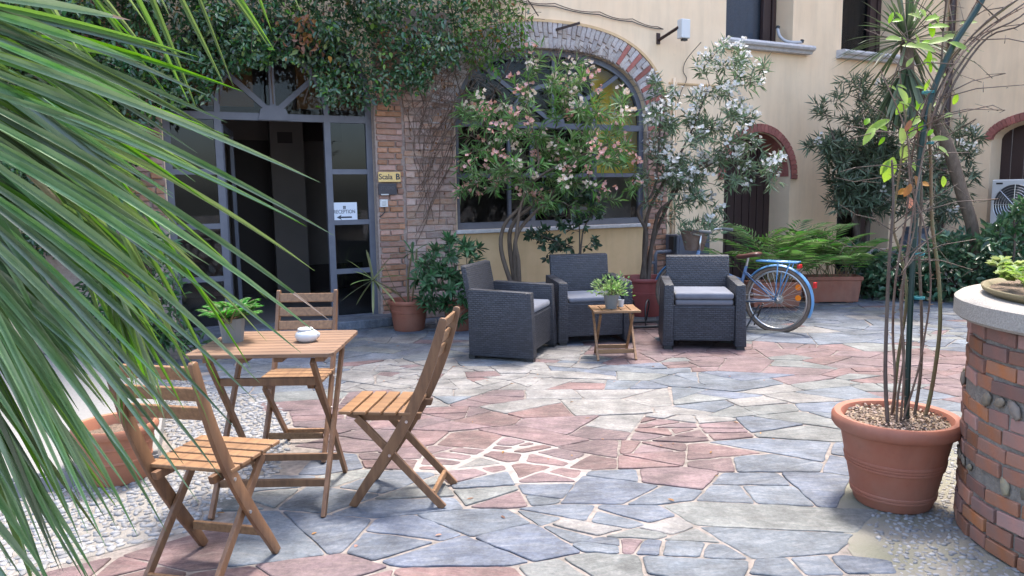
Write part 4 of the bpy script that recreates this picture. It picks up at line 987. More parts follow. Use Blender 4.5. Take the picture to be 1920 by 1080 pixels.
# ---------------------------------------------------------------- pots
def pot_parts(t, r1, r2, h, rim=.03, m=terra, bands=(), rimh=.05, soilz=.06, soil_m=soil):
    b = MB(); prof = [(0, 0), (r2*.96, 0), (r2, .012)]
    zs = [.012]
    hb_ = h-rimh
    for z_ in sorted(bands):
        f = lambda q: r2+(r1-rim*.75-r2)*q/hb_
        prof += [(f(z_-.008), z_-.008), (f(z_)+.005, z_-.004), (f(z_)+.005, z_+.004), (f(z_+.008), z_+.008)]
    prof += [(r1-rim*.75, hb_), (r1-rim*.2, hb_+.004), (r1, hb_+rimh*.3), (r1, hb_+rimh*.75), (r1-rim*.25, h), (r1-rim*.8, h-.004), (r1-rim, h-.02), (r1-rim-.01, h-soilz-.02)]
    b.lathe(prof, n=48); o = build(b, 'pot', m, t, smooth=True)
    b = MB(); n = 24; vs = [(0, 0, h-soilz+.01)]
    for rr_ in (.5, 1.0):
        for k in range(n): a = 2*math.pi*k/n; vs.append(((r1-rim-.004)*rr_*math.cos(a), (r1-rim-.004)*rr_*math.sin(a), h-soilz+random.uniform(-.008, .008)))
    b.add(vs, [(0, 1+k, 1+(k+1) % n) for k in range(n)]+[(1+k, 1+n+k, 1+n+(k+1) % n, 1+(k+1) % n) for k in range(n)]); build(b, 'soil', soil_m, t, smooth='all')
    return o

# sampling points in picture-measured lobes that stand at a known depth
def lobes_pts(lobes, n, Y0, dY):
    area = np.array([l[2]*l[3] for l in lobes], float); pr = area/area.sum(); out = []
    while len(out) < n:
        l = lobes[rs.choice(len(lobes), p=pr)]
        a = rs.uniform(0, 2*math.pi); r_ = math.sqrt(rs.uniform(0, 1)); 
        x = l[0]+l[2]*r_*math.cos(a); y_ = l[1]+l[3]*r_*math.sin(a)
        dz = rs.uniform(-1, 1)*dY*math.sqrt(max(0, 1-r_*r_*.8))
        out.append(at(x, y_, Y0+(l[4] if len(l) > 4 else 0)+dz))
    return out
def grow(skel, tips, mb, r_tip=.003, parent_max=None, sag=.0, every=1):
    """connect every tip to the closest node already grown, with a curved thin branch"""
    nodes = [Vector(p) for line in skel for p in line]; origin = nodes[0]
    P = np.array([tuple(p) for p in nodes]); order = sorted(range(len(tips)), key=lambda i: min((tips[i]-Vector(p)).length for p in nodes)); dirs = {}
    for i in order:
        t = tips[i]; tv = np.array(tuple(t)); d = np.linalg.norm(P-tv, axis=1) + .35*np.maximum(0, P[:, 2]-tv[2])
        j = int(np.argmin(d)); a = Vector(P[j]); dist = (t-a).length
        mid = a.lerp(t, .5)+Vector((0, 0, dist*.10))+Vector(tuple(rs.normal(size=3)*dist*.06))
        pts = bez([a, mid, t], 5); r0 = r_tip*(1+min(2.0, dist*3))
        if i % every == 0 or dist > .12: mb.tube(pts, [r0+(r_tip*.6-r0)*k/5 for k in range(6)], 4, cap=False)
        P = np.vstack([P, np.array([tuple(p) for p in pts[2:]])]); dd = (pts[-1]-pts[-3]); dirs[i] = dd.normalized() if dd.length > 1e-6 else Vector((0, 0, 1))
    return dirs
def whorls(tips, dirs, per, L_, Wd, spread=.9, back=.16, up=.25):
    B, D, Nn, Ln, Ww = [], [], [], [], []
    for i, t in enumerate(tips):
        ax = np.array(tuple(dirs[i])); ax = unit(ax+UP*.3); o1 = np.cross(ax, rs.normal(size=3)); o1 = unit(o1); o2 = np.cross(ax, o1)
        k0 = per+rs.randint(-3, 4)
        for k in range(k0):
            a = 2.4*k+rs.uniform(-.3, .3); f = rs.uniform(0, 1); out = o1*math.cos(a)+o2*math.sin(a); d = unit(ax*(.25+f*.9)+out*spread+UP*rs.uniform(-.5, up)*.6)
            B.append(np.array(tuple(t))-ax*back*(1-f)); D.append(d); Nn.append(unit(ax*.8+UP*.6-out*.3+rs.normal(size=3)*.25)); l = L_*rs.uniform(.6, 1.15); Ln.append(l); Ww.append(Wd*rs.uniform(.8, 1.2))
    return B, D, Nn, Ln, Ww
def blossoms(name, pts, m, parent, n_each=10, spread=.040, size=.025):
    B, D, Nn, Ln, Ww = [], [], [], [], []
    for p in pts:
        for _ in range(rs.randint(max(2, n_each-3), n_each+3)):
            c = np.array(tuple(p))+rs.normal(size=3)*spread*np.array([1, 1, .8]); ax = unit(rs.normal(size=3)*.7+np.array([-.1, -.8, .5])); o1 = unit(np.cross(ax, rs.normal(size=3))); o2 = np.cross(ax, o1)
            for k in range(5):
                a = 2*math.pi*k/5; out = o1*math.cos(a)+o2*math.sin(a); B.append(c); D.append(unit(out+ax*.35)); Nn.append(ax); Ln.append(size*rs.uniform(.8, 1.2)); Ww.append(size*.95)
    return leaves(name, m, B, D, Nn, Ln, Ww, parent, fold=.05, oval=True)
def reparent_keep(o, t): o.parent = t; o.matrix_parent_inverse = t.matrix_world.inverted()
def plant_at(name, label, cat, p, group=None):
    t = thing(name, label, cat, (p[0], p[1], 0), 0, group); bpy.context.view_layer.update(); return t
def sub(t, o): o.parent = t; o.matrix_parent_inverse = t.matrix_basis.inverted(); return o

def oleander(label, base, potspec, trunks, lobes, ntips, Y0, dY, lm, fl, nfl, per=12, L_=.13, Wd=.017, bk=bark, group=None, rt=.028, petals=petal_p, fl2=None, name='potted_oleander'):
    t = plant_at(name, label, 'potted tree' if potspec else 'tree', base, group)
    if potspec: pot_parts(t, *potspec[:3], m=potspec[3], bands=potspec[4])
    mb = MB(); skel = []
    for tr in trunks:
        pts = smooth_line([at(*q) if q[0] > 100 else Vector(q) for q in tr], 5); n = len(pts); skel.append(pts[n//3:])
        mb.tube(pts, [rt*(1-.72*k/n) for k in range(n)], 8)
    sub(t, build(mb, 'trunk', bk, None, smooth='all'))
    tips = lobes_pts(lobes, ntips, Y0, dY); mb = MB(); dirs = grow(skel, tips, mb); sub(t, stuff(build(mb, 'branches', bk, None, smooth='all')))
    B, D, Nn, Ln, Ww = whorls(tips, dirs, per, L_, Wd)
    sub(t, leaves('foliage', lm, B, D, Nn, Ln, Ww, None, fold=.12, curl=.12))
    if nfl:
        ks = rs.permutation(len(tips))[:nfl]; fp = [tips[k]+Vector((0, -.03, .04)) for k in ks]
        if fl2: h_ = len(fp)//2; sub(t, blossoms('blossom', fp[:h_], petals, None)); sub(t, blossoms('blossom', fp[h_:], fl2, None))
        else: sub(t, blossoms('blossom', fp, petals, None))
    return t
P1 = at(967, 527, 8.25); P1 = (P1.x, 8.25); P2 = at(1209, 518, 8.75); P2 = (P2.x, 8.75)
def tr(*q): return list(q)
oleander('pink flowering oleander in a red pot between the left two armchairs', P1, (.27, .20, .43, terra_red, (.25, .27)),
    [tr((P1[0]-.02, P1[1], .36), (940, 470, 8.25), (947, 420, 8.2), (985, 375, 8.15), (1010, 300, 8.1), (985, 200, 8.1)), tr((P1[0]+.02, P1[1], .36), (965, 470, 8.3), (975, 430, 8.3), (1010, 390, 8.3), (1060, 330, 8.3), (1100, 230, 8.3)), tr((P1[0], P1[1]+.02, .36), (955, 450, 8.4), (968, 410, 8.4), (1000, 370, 8.4), (920, 280, 8.4), (900, 190, 8.4)), tr((P1[0]+.04, P1[1], .36), (972, 490, 8.2), (968, 440, 8.15), (1000, 340, 8.1), (1140, 270, 8.1))],
    [(1030, 215, 105, 95), (1100, 240, 85, 80), (900, 230, 60, 60), (900, 320, 60, 55), (1000, 310, 115, 60), (1120, 330, 80, 55), (1165, 240, 35, 70), (1050, 140, 65, 40), (1010, 100, 25, 25), (880, 190, 30, 30), (1060, 370, 90, 30)], 310, 8.2, .6, lf_olea, True, 105, per=13, L_=.15, Wd=.021, petals=petal_c, fl2=petal_p)
oleander('white flowering oleander in a red pot behind the two right armchairs', P2, (.28, .215, .45, terra_red, (.26, .28)),
    [tr((P2[0], P2[1], .38), (1208, 460, 8.75), (1215, 400, 8.7), (1245, 340, 8.7), (1290, 260, 8.7), (1330, 160, 8.7)), tr((P2[0]+.04, P2[1], .38), (1222, 460, 8.8), (1235, 400, 8.8), (1258, 375, 8.8), (1300, 320, 8.8), (1400, 260, 8.8)), tr((P2[0]-.04, P2[1], .38), (1212, 440, 8.7), (1196, 395, 8.65), (1225, 360, 8.6), (1235, 280, 8.6), (1240, 180, 8.6)), tr((P2[0], P2[1]+.03, .38), (1225, 450, 8.85), (1250, 390, 8.85), (1275, 340, 8.85), (1350, 300, 8.8))],
    [(1290, 280, 75, 70), (1340, 210, 60, 50), (1350, 130, 50, 40), (1410, 130, 32, 38), (1240, 220, 28, 90), (1330, 330, 90, 45), (1250, 340, 55, 50), (1390, 250, 35, 55), (1420, 330, 50, 30), (1370, 90, 22, 18), (1450, 300, 22, 16), (1310, 400, 50, 30)], 290, 8.7, .55, lf_olea2, True, 130, per=12, L_=.14, Wd=.02, bk=bark_d, petals=petal_w)
P3 = at(1620, 520, 10.6)
oleander('large dark oleander with sparse white flowers growing by the corner downpipe', (P3.x, 10.6), None,
    [tr((P3.x, 10.6, 0), (1608, 480, 10.6), (1612, 400, 10.6), (1640, 330, 10.5), (1650, 230, 10.4)), tr((P3.x+.1, 10.6, 0), (1625, 450, 10.6), (1640, 380, 10.6), (1700, 330, 10.5), (1780, 330, 10.4)), tr((P3.x, 10.6, 0), (1605, 430, 10.5), (1590, 340, 10.4), (1560, 250, 10.3))],
    [(1610, 290, 70, 80), (1660, 210, 60, 60), (1600, 170, 40, 30), (1550, 270, 45, 25), (1680, 330, 80, 70), (1780, 330, 55, 60), (1800, 260, 40, 40), (1640, 370, 55, 40), (1540, 210, 20, 25), (1740, 400, 60, 30), (1580, 380, 40, 20), (1620, 330, 80, 70)], 520, 10.5, .5, lf_oleag, True, 24, per=13, L_=.18, Wd=.024, bk=bark_d, petals=petal_w, rt=.05, name='oleander_tree')

# sword leaf plants
def swords(t, c, n, L_, Wd, m, name='sword_leaf', lo=-60, hi=85, droop=.5, asobj=True, segs=6):
    c = Vector(c)
    for k in range(n):
        az = 2.399*k+random.uniform(-.3, .3); el = R(lo+(hi-lo)*((k+.5)/n)+random.uniform(-8, 8)); l = L_*random.uniform(.75, 1.1)
        d = Vector((math.cos(az)*math.cos(el), math.sin(az)*math.cos(el), math.sin(el))); side = d.cross(Vector((0, 0, 1))); side = side.normalized() if side.length > .05 else Vector((1, 0, 0)); nn = side.cross(d)
        q = MB(); vs = []
        for j in range(segs+1):
            f = j/segs; w_ = Wd*(.45+1.2*f*(1-f)**.7)*(1 if f < 1 else 0)+.0008; p = d*l*f+Vector((0, 0, -droop*l*f*f*max(.15, math.cos(el))*.6))
            vs += [p-side*w_/2+nn*w_*.18, p, p+side*w_/2+nn*w_*.18]
        q.add(vs, [(3*j+a, 3*j+a+1, 3*j+a+4, 3*j+a+3) for j in range(segs) for a in (0, 1)])
        o = build(q, name, m, None, smooth='all', loc=c); sub(t, o) if t else None
pc_ = at(1700, 75, 9.6); pt = at(1700, 120, 9.6)
cord = plant_at('cordyline_palm', 'tall cordyline with a spiky rosette and drooping skirt before the upper window', 'palm tree', (at(1825, 445, 9.6).x, 9.6))
mb = MB(); mb.tube(smooth_line([(at(1830, 480, 9.6).x, 9.6, 0), at(1825, 440, 9.6), at(1803, 360, 9.6), at(1775, 270, 9.6), at(1735, 200, 9.6), at(1705, 150, 9.6), pc_]), .075, 10); sub(cord, build(mb, 'trunk', bark, None, smooth='all'))
swords(cord, pc_+Vector((0, 0, -.02)), 90, .82, .042, lf_cord, lo=-28, hi=85, droop=.5)
swords(cord, pt, 80, .9, .05, lf_cord, lo=-85, hi=-45, droop=.2)
# small dracaena beside portal
dp = at(770, 560, 8.05); dpot = plant_at('potted_dracaena', 'dracaena in an orange pot leaning over the portal glass', 'potted plant', (at(767, 600, 7.98).x, 7.98))
pot_parts(dpot, .225, .165, .33, m=terra, bands=(.2, .215))
mb = MB(); c1 = at(700, 525, 7.9); c2 = at(773, 475, 7.95); b0 = Vector((dpot.location.x, 7.98, .27))
mb.tube(smooth_line([b0, b0.lerp(c1, .5)+Vector((.03, 0, .02)), c1]), .008, 6); mb.tube(smooth_line([b0, at(765, 520, 7.95), c2]), .012, 6); mb.tube(smooth_line([b0+Vector((.03, 0, 0)), at(778, 520, 7.95), c2+Vector((.05, 0, .05))]), .010, 6)
mb.tube(smooth_line([b0, at(740, 540, 7.9), at(715, 480, 7.9)]), .004, 5)
sub(dpot, stuff(build(mb, 'stems', bark_g, None, smooth='all')))
swords(dpot, c1, 16, .42, .032, lf_cordy, lo=-60, hi=70, droop=.3)
swords(dpot, c2, 12, .22, .03, lf_pitto, name='leaf', lo=-30, hi=70, droop=.4)
# whorled bush (pittosporum)
bp_ = at(862, 600, 7.9); bush = plant_at('potted_bush', 'bushy plant with whorled green leaves in a terracotta pot behind the left armchair', 'potted plant', (bp_.x, 7.95))
pot_parts(bush, .19, .15, .30, m=terra, bands=())
tips = lobes_pts([(845, 490, 55, 42), (880, 480, 30, 30), (820, 535, 42, 45), (860, 560, 40, 40), (800, 500, 25, 30), (880, 545, 28, 45)], 95, 7.85, .3)
mb = MB(); dirs = grow([[Vector((bp_.x, 7.95, .25)), Vector((bp_.x-.02, 7.93, .45)), Vector((bp_.x-.03, 7.93, .62))], [Vector((bp_.x-.1, 7.95, .3)), Vector((bp_.x-.15, 7.9, .6))]], tips, mb, .004); sub(bush, stuff(build(mb, 'branches', bark, None)))
B, D, Nn, Ln, Ww = whorls(tips, dirs, 15, .12, .034, spread=1.0, back=.03, up=.3); sub(bush, leaves('foliage', lf_pitto, B, D, Nn, Ln, Ww, None, fold=.1, curl=.08, oval=True))
# camellia behind middle armchair
cb_ = at(1085, 520, 8.5); cam_ = plant_at('camellia_shrub', 'dark leaved camellia in a red pot behind the middle armchair', 'potted plant', (cb_.x, 8.5))
pot_parts(cam_, .24, .18, .40, m=terra_red)
tips = lobes_pts([(1060, 360, 60, 25), (1010, 440, 28, 15), (1045, 460, 40, 15), (1075, 400, 55, 35), (1110, 375, 25, 30), (1105, 455, 18, 18), (1060, 485, 45, 6)], 120, 8.45, .25)
mb = MB(); sk = [smooth_line([Vector((cb_.x, 8.5, .35)), at(1087, 450, 8.5), at(1083, 400, 8.5), at(1070, 350, 8.5)], 4), smooth_line([Vector((cb_.x, 8.5, .35)), at(1075, 470, 8.45), at(1050, 455, 8.4), at(1010, 440, 8.35)], 4), smooth_line([Vector((cb_.x, 8.5, .35)), at(1092, 440, 8.5), at(1110, 400, 8.45), at(1118, 370, 8.45)], 4)]
for s_ in sk: mb.tube(s_, [.012-.008*k/len(s_) for k in range(len(s_))], 6)
dirs = grow(sk, tips, mb, .003); sub(cam_, stuff(build(mb, 'branches', bark_d, None)))
B, D, Nn, Ln, Ww = whorls(tips, dirs, 7, .085, .042, back=.08); sub(cam_, leaves('foliage', lf_camel, B, D, Nn, Ln, Ww, None, fold=.12, curl=.1, oval=True))

# parlour palms in troughs
def trough(label, c, rz, W_, D_, H_):
    t = plant_at('planter_trough', label, 'planter', c); t.rotation_euler = (0, 0, rz); M_ = Matrix.Rotation(0, 4, 'Z')
    b = MB(); k = .86
    def rect(w_, d_, z_): return [(-w_/2, -d_/2, z_), (w_/2, -d_/2, z_), (w_/2, d_/2, z_), (-w_/2, d_/2, z_)]
    lv = [rect(W_*k, D_*k, .015), rect(W_*.95, D_*.93, H_-.05), rect(W_, D_, H_-.048), rect(W_, D_, H_), rect(W_-.05, D_-.05, H_), rect(W_-.06, D_-.06, H_-.05)]
    vs = [p for l in lv for p in l]; fs = [(3, 2, 1, 0)]
    for j in range(5): fs += [(4*j+i, 4*j+(i+1) % 4, 4*j+4+(i+1) % 4, 4*j+4+i) for i in range(4)]
    b.add(vs, fs); build(b, 'trough', terra, t, bevel=.006)
    b = MB(); b.add(rect(W_-.06, D_-.06, H_-.045), [(0, 1, 2, 3)]); build(b, 'soil', soil, t)
    for s_ in (-1, 1): b = MB(); b.box((s_*W_*.3, 0, .008), (.08, D_*.7, .02)); build(b, 'foot', terra, t)
    return t
def palm_fronds(t, cen, n, L_, m, spread=.3, ln=.17, lw=.02, up=60, az=None):
    B, D, Nn, Ln, Ww = [], [], [], [], []; mb = MB(); cen = Vector(cen)
    for k in range(n):
        a = random.uniform(0, 2*math.pi) if az is None else random.uniform(*az); el = R(random.uniform(up-25, up+22)); l = L_*random.uniform(.7, 1.1)
        d = Vector((math.cos(a)*math.cos(el), math.sin(a)*math.cos(el), math.sin(el))); hz = Vector((math.cos(a), math.sin(a), 0)); o = cen+Vector((random.uniform(-spread, spread), random.uniform(-.1, .1), 0))
        pts = bez([o, o+d*l*.65, o+d*l*.88+hz*l*.3+Vector((0, 0, -l*.10))], 14); mb.tube(pts, [.005-.0035*j/14 for j in range(15)], 4, cap=False)
        side = hz.cross(Vector((0, 0, 1)))
        for j in range(4, 15):
            tg = (pts[j]-pts[j-1]).normalized(); f = (j-4)/10
            for s_ in (-1, 1):
                dd = (tg*(.55+.5*f)+side*s_*(1-.35*f)+Vector((0, 0, -.15))).normalized(); B.append(tuple(pts[j])); D.append(tuple(dd)); Nn.append(tuple(tg.cross(side).normalized()*(-1)+Vector((0, 0, .4)))); Ln.append(ln*(1-.45*abs(f-.35))*random.uniform(.85, 1.1)); Ww.append(lw)
    sub(t, stuff(build(mb, 'frond_stems', bark_g, None))); sub(t, leaves('fronds', m, B, D, Nn, Ln, Ww, None, fold=.12, curl=.12))
T1 = (at(1557, 545, 9.55).x, 9.55); t1 = trough('terracotta trough of arching palms, the right one of two, right of the bicycle', T1, R(-4), .70, .32, .34); palm_fronds(t1, (T1[0], T1[1], .3), 34, .86, lf_palm, spread=.3, ln=.26, lw=.024, up=66)
T2 = (at(1448, 550, 9.2).x, 9.2); t2 = trough('terracotta trough of arching palms directly behind the bicycle wheel', T2, R(4), .66, .32, .32); palm_fronds(t2, (T2[0], T2[1], .3), 30, .90, lf_palm, spread=.27, ln=.26, lw=.024, up=66)

# dark shrub bed at right back
SHR = [((1690, 530, 70, 55), 9.9, 'dark leafy shrub behind the rose canes, left of the others in the bed', 800), ((1800, 500, 80, 60), 9.6, 'dark leafy shrub below the air conditioner', 1100), ((1895, 480, 60, 70), 9.3, 'dark leafy shrub at the right picture edge behind the brick well', 800), ((1620, 510, 35, 55), 10.1, 'low dark shrub between the palm trough and the stone bench', 400)]
for (lx, ly, rx, ry), Y_, lab, n_ in SHR:
    b0 = at(lx, ly, Y_); t = plant_at('leafy_shrub', lab, 'shrub', (b0.x, Y_), 'shrubs in the bed along the side wing')
    P = lobes_pts([(lx, ly, rx, ry), (lx+rx*.5, ly+ry*.3, rx*.7, ry*.6), (lx-rx*.4, ly-ry*.3, rx*.5, ry*.6)], n_, Y_, .5)
    P = [p for p in P if p.z > .03]; n_ = len(P); c = np.array([b0.x, Y_+.2, .2]); A = np.array([tuple(p) for p in P]); D = unit(unit(A-c)+rnd(n_, .5)+UP*-.15)
    sub(t, leaves('foliage', lf_shrub, A, D, unit(np.array([-.2, -.5, .8])+rnd(n_, .4)), rs.uniform(.09, .17, n_), rs.uniform(.045, .07, n_), None, fold=.12, curl=.15, oval=True))
    mb = MB()
    for _ in range(14): p = random.choice(P); mb.tube(bez([(b0.x+random.uniform(-.2, .2), Y_+.1, 0), (b0.x, Y_, p.z*.6), p], 5), .008, 5)
    sub(t, stuff(build(mb, 'stems', bark_d, None)))
# bright leaves before AC
b0 = at(1900, 400, 8.9); t = plant_at('laurel_sapling', 'young green laurel sapling in front of the air conditioner', 'sapling', (b0.x, 8.9))
tips = lobes_pts([(1908, 385, 18, 22), (1900, 430, 18, 18), (1918, 400, 14, 45)], 20, 8.9, .2); mb = MB(); sk = [smooth_line([Vector((b0.x, 8.9, 0)), at(1902, 470, 8.9), at(1900, 390, 8.9)], 4)]; mb.tube(sk[0], .012, 6); dirs = grow(sk, tips, mb)
sub(t, stuff(build(mb, 'stems', bark_d, None))); B, D, Nn, Ln, Ww = whorls(tips, dirs, 8, .12, .045); sub(t, leaves('foliage', lf_pitto, B, D, Nn, Ln, Ww, None, oval=True, curl=.1))
# stone bench and jar
bn = at(1640, 470, 10.7); t = thing('stone_bench', 'pale weathered stone bench against the wall behind the dark shrubs', 'bench', (bn.x, 10.7, 0), R(26))
b = MB(); b.box((0, 0, bn.z-.03), (.95, .34, .07)); build(b, 'bench_slab', sill_m, t, bevel=.015)
for s_ in (-1, 1): b = MB(); b.box((s_*.3, 0, (bn.z-.07)/2), (.14, .28, bn.z-.07)); build(b, 'bench_leg', sill_m, t, bevel=.01)
jn = at(1715, 470, 10.4); t = thing('glazed_jar', 'tall dark blue grey jar standing behind the rose canes', 'jar', (jn.x, 10.4, 0)); h_ = at(1715, 425, 10.4).z
b = MB(); b.lathe([(0, 0), (.14, 0), (.17, .1), (.22, h_*.55), (.20, h_*.8), (.15, h_*.9), (.17, h_), (.13, h_), (.12, h_*.9)], n=28); build(b, 'body', mat('blue_grey_glaze', (.07, .085, .11), .4), t, smooth=True)
jn2 = at(1755, 470, 10.5); t = thing('clay_pot', 'pale clay pot to the right of the dark glazed jar', 'pot', (jn2.x, 10.5, 0))
b = MB(); b.lathe([(0, 0), (.1, 0), (.14, .4), (.15, .62), (.19, .64), (.19, .72), (.14, .72), (.13, .6)], n=24); build(b, 'body', mat('pale_clay', (.26, .185, .13), .8), t, smooth=True)

# grey cabinet with pipe by the bicycle
u0, v1 = onwall(1272, 441, .3); u1, _ = onwall(1333, 441, .3)
t = thing('utility_cabinet', 'grey metal utility cabinet against the wall behind the bicycle basket', 'cabinet'); t.matrix_world = MW
mb = MB(); mb.box(((u0+u1)/2, v1/2, .15), (u1-u0, v1, .26)); build(mb, 'housing', frame_m, t, bevel=.006)
mb = MB(); mb.box(((u0+u1)/2, v1/2, .284), (u1-u0-.06, v1-.08, .008)); build(mb, 'door', frame_m, t, bevel=.003)
mb = MB(); mb.tube([(u0, .64, .2), (u0-.28, .64, .2), (u0-.3, .60, .2), (u0-.3, .33, .2)], .025, 8); mb.tube([(u0-.3, .5, .2), (u0-.42, .5, .2)], .02, 8); build(mb, 'pipe', frame_m, t, smooth='all')
mb = MB(); mb.box((u0-.02, v1-.12, .2), (.04, .2, .1)); build(mb, 'hinge_plate', blackp, t)

# ---------------------------------------------------------------- bicycle
bk0 = G(1455, 621); HB = math.atan2(.62, -.785)
bike = thing('bicycle', 'light blue city bicycle with brown saddle and rear rack beside the right armchair', 'bicycle', (bk0.x-.0, bk0.y, 0), HB)
RW_ = .325
def wheel(cx, parent, name):
    ty = MB(); ty.tube([(cx+RW_*math.cos(a), 0, RW_+RW_*math.sin(a)) for a in np.linspace(0, 2*math.pi, 49)[:-1]], .021, 8, closed=True); w_ = build(ty, name, tyre_m, parent, smooth='all')
    rm = MB(); rm.tube([(cx+(RW_-.028)*math.cos(a), 0, RW_+(RW_-.028)*math.sin(a)) for a in np.linspace(0, 2*math.pi, 49)[:-1]], .012, 6, closed=True); build(rm, 'rim', steel, w_, smooth='all')
    sp_ = MB()
    for k in range(32):
        a = 2*math.pi*k/32; sp_.tube([(cx+.02*math.cos(a+(.9 if k % 2 else -.9)), (.025 if k % 4 < 2 else -.025), RW_+.02*math.sin(a+(.9 if k % 2 else -.9))), (cx+(RW_-.035)*math.cos(a), 0, RW_+(RW_-.035)*math.sin(a))], .0014, 3, cap=False)
    sp_.tube([(cx, -.05, RW_), (cx, .05, RW_)], .022, 10); build(sp_, 'spokes', steel, w_); return w_
wheel(0, bike, 'rear_wheel'); wheel(1.03, bike, 'front_wheel')
def fender(cx, a0, a1, name):
    b = MB(); n = 22; r_ = RW_+.04; vs = []
    for i in range(n+1):
        a = R(a0+(a1-a0)*i/n)
        for (rr_, yy) in ((r_-.014, -.03), (r_, -.018), (r_+.004, 0), (r_, .018), (r_-.014, .03)): vs.append((cx+rr_*math.cos(a), yy, RW_+rr_*math.sin(a)))
    b.add(vs, [(5*i+j, 5*i+j+1, 5*i+j+6, 5*i+j+5) for i in range(n) for j in range(4)]); return build(b, name, blue_b, bike, smooth='all')
fender(0, 40, 205, 'rear_mudguard'); fender(1.03, 20, 175, 'front_mudguard')
b = MB()
st_top = Vector((.33, 0, .66)); bbk = Vector((.42, 0, .28)); hd0 = Vector((.86, 0, .80)); hd1 = Vector((.895, 0, .66))
b.tube([bbk, st_top], .017, 8); b.tube([bbk, hd1], .022, 8); b.tube([Vector((.36, 0, .50)), hd1+Vector((-.01, 0, .03))], .014, 8); b.tube([hd0, hd1], .02, 8)
for s_ in (-1, 1):
    b.tube([(0, s_*.06, RW_), (bbk.x, s_*.035, bbk.z)], .009, 6); b.tube([(0, s_*.06, RW_), (.35, s_*.02, .60)], .008, 6)
    b.tube([hd1, (.92, s_*.05, .62), (1.03, s_*.055, RW_)], .011, 6)
build(b, 'frame', blue_d, bike, smooth='all')
b = MB(); b.tube([st_top, (.31, 0, .76)], .013, 8); build(b, 'seat_post', steel, bike)
b = MB(); ns = 12; vs = []
for i in range(ns+1):
    f = i/ns; x = .18+.26*f; w_ = .095*(1-f)**1.2*(.6+f)+.022; w_ = max(.02, w_) if i else .05; zc = .775+.018*math.cos(f*math.pi)
    for a in np.linspace(0, 2*math.pi, 11)[:-1]: vs.append((x, w_*math.cos(a), zc+(.022 if math.sin(a) > 0 else .035)*math.sin(a)*(.9 if 0 < i < ns else .3)))
fs = [(10*i+j, 10*i+(j+1) % 10, 10*i+10+(j+1) % 10, 10*i+10+j) for i in range(ns) for j in range(10)]+[tuple(range(9, -1, -1)), tuple(10*ns+j for j in range(10))]
b.add(vs, fs); build(b, 'saddle', leather, bike, smooth='all')
b = MB()
for y_ in (-.065, -.022, .022, .065): b.tube([(.20, y_, .72), (-.20, y_, .72)], .008, 6)
for x in (.2, .1, 0, -.1, -.2): b.tube([(x, -.065, .722), (x, .065, .722)], .010, 6)
for s_ in (-1, 1): b.tube([(-.02, s_*.065, .715), (0, s_*.065, RW_)], .006, 6); b.tube([(-.14, s_*.065, .715), (0, s_*.065, RW_)], .006, 6)
build(b, 'rear_rack', blue_b, bike, smooth='all')
b = MB(); b.tube([(hd0.x, 0, .78), (.84, 0, .97)], .012, 8); pts = smooth_line([(.62, -.29, 1.02), (.74, -.28, 1.03), (.86, -.20, 1.0), (.84, 0, .97), (.86, .20, 1.0), (.74, .28, 1.03), (.62, .29, 1.02)], 4); b.tube(pts, .011, 8); build(b, 'handlebar', steel, bike, smooth='all')
for s_ in (-1, 1): b = MB(); b.tube([(.60, s_*.29, 1.018), (.72, s_*.285, 1.028)], .017, 8); build(b, 'grip', potgrey, bike)
b = MB(); b.box((-.215, 0, .68), (.03, .09, .04)); build(b, 'rear_light', red_l, bike, bevel=.006)
b = MB(); a = R(155); b.box((-.37, 0, .50), (.03, .05, .06)); build(b, 'rear_reflector', red_l, bike, bevel=.006)
b = MB(); b.tube([(-.22, .03, RW_+.04), (-.22, .035, RW_+.04)], .03, 10); b.tube([(-.20, -.03, RW_+.14), (-.20, -.025, RW_+.14)], .03, 10); build(b, 'spoke_reflector', orange_l, bike)
b = MB(); b.lathe([(.0, -.01), (.095, -.01), (.095, .01), (0, .01)], n=24, M=Matrix.Translation((.42, -.06, .28)) @ Matrix.Rotation(R(90), 4, 'X')); b.bar((.42, -.08, .28), (.30, -.08, .16), .02, .015); b.box((.29, -.13, .155), (.09, .09, .02)); b.bar((.42, .08, .28), (.54, .08, .40), .02, .015); b.box((.55, .13, .405), (.09, .09, .02)); build(b, 'crankset', blackp, bike)
b = MB(); b.tube([(.16, .05, .27), (.26, .16, .02)], .009, 6); b.tube([(.16, -.05, .27), (.28, -.14, .02)], .009, 6); build(b, 'kickstand', blackp, bike)
b = MB(); b.lathe([(0, -.02), (.045, -.02), (.045, .02), (0, .02)], n=16, M=Matrix.Translation((0, -.05, RW_)) @ Matrix.Rotation(R(90), 4, 'X')); b.tube([(0, .075, RW_), (.40, .05, .30)], .005, 5); b.tube([(0, .075, RW_+.05), (.40, .05, .36)], .005, 5); build(b, 'hub_gear', steel, bike)
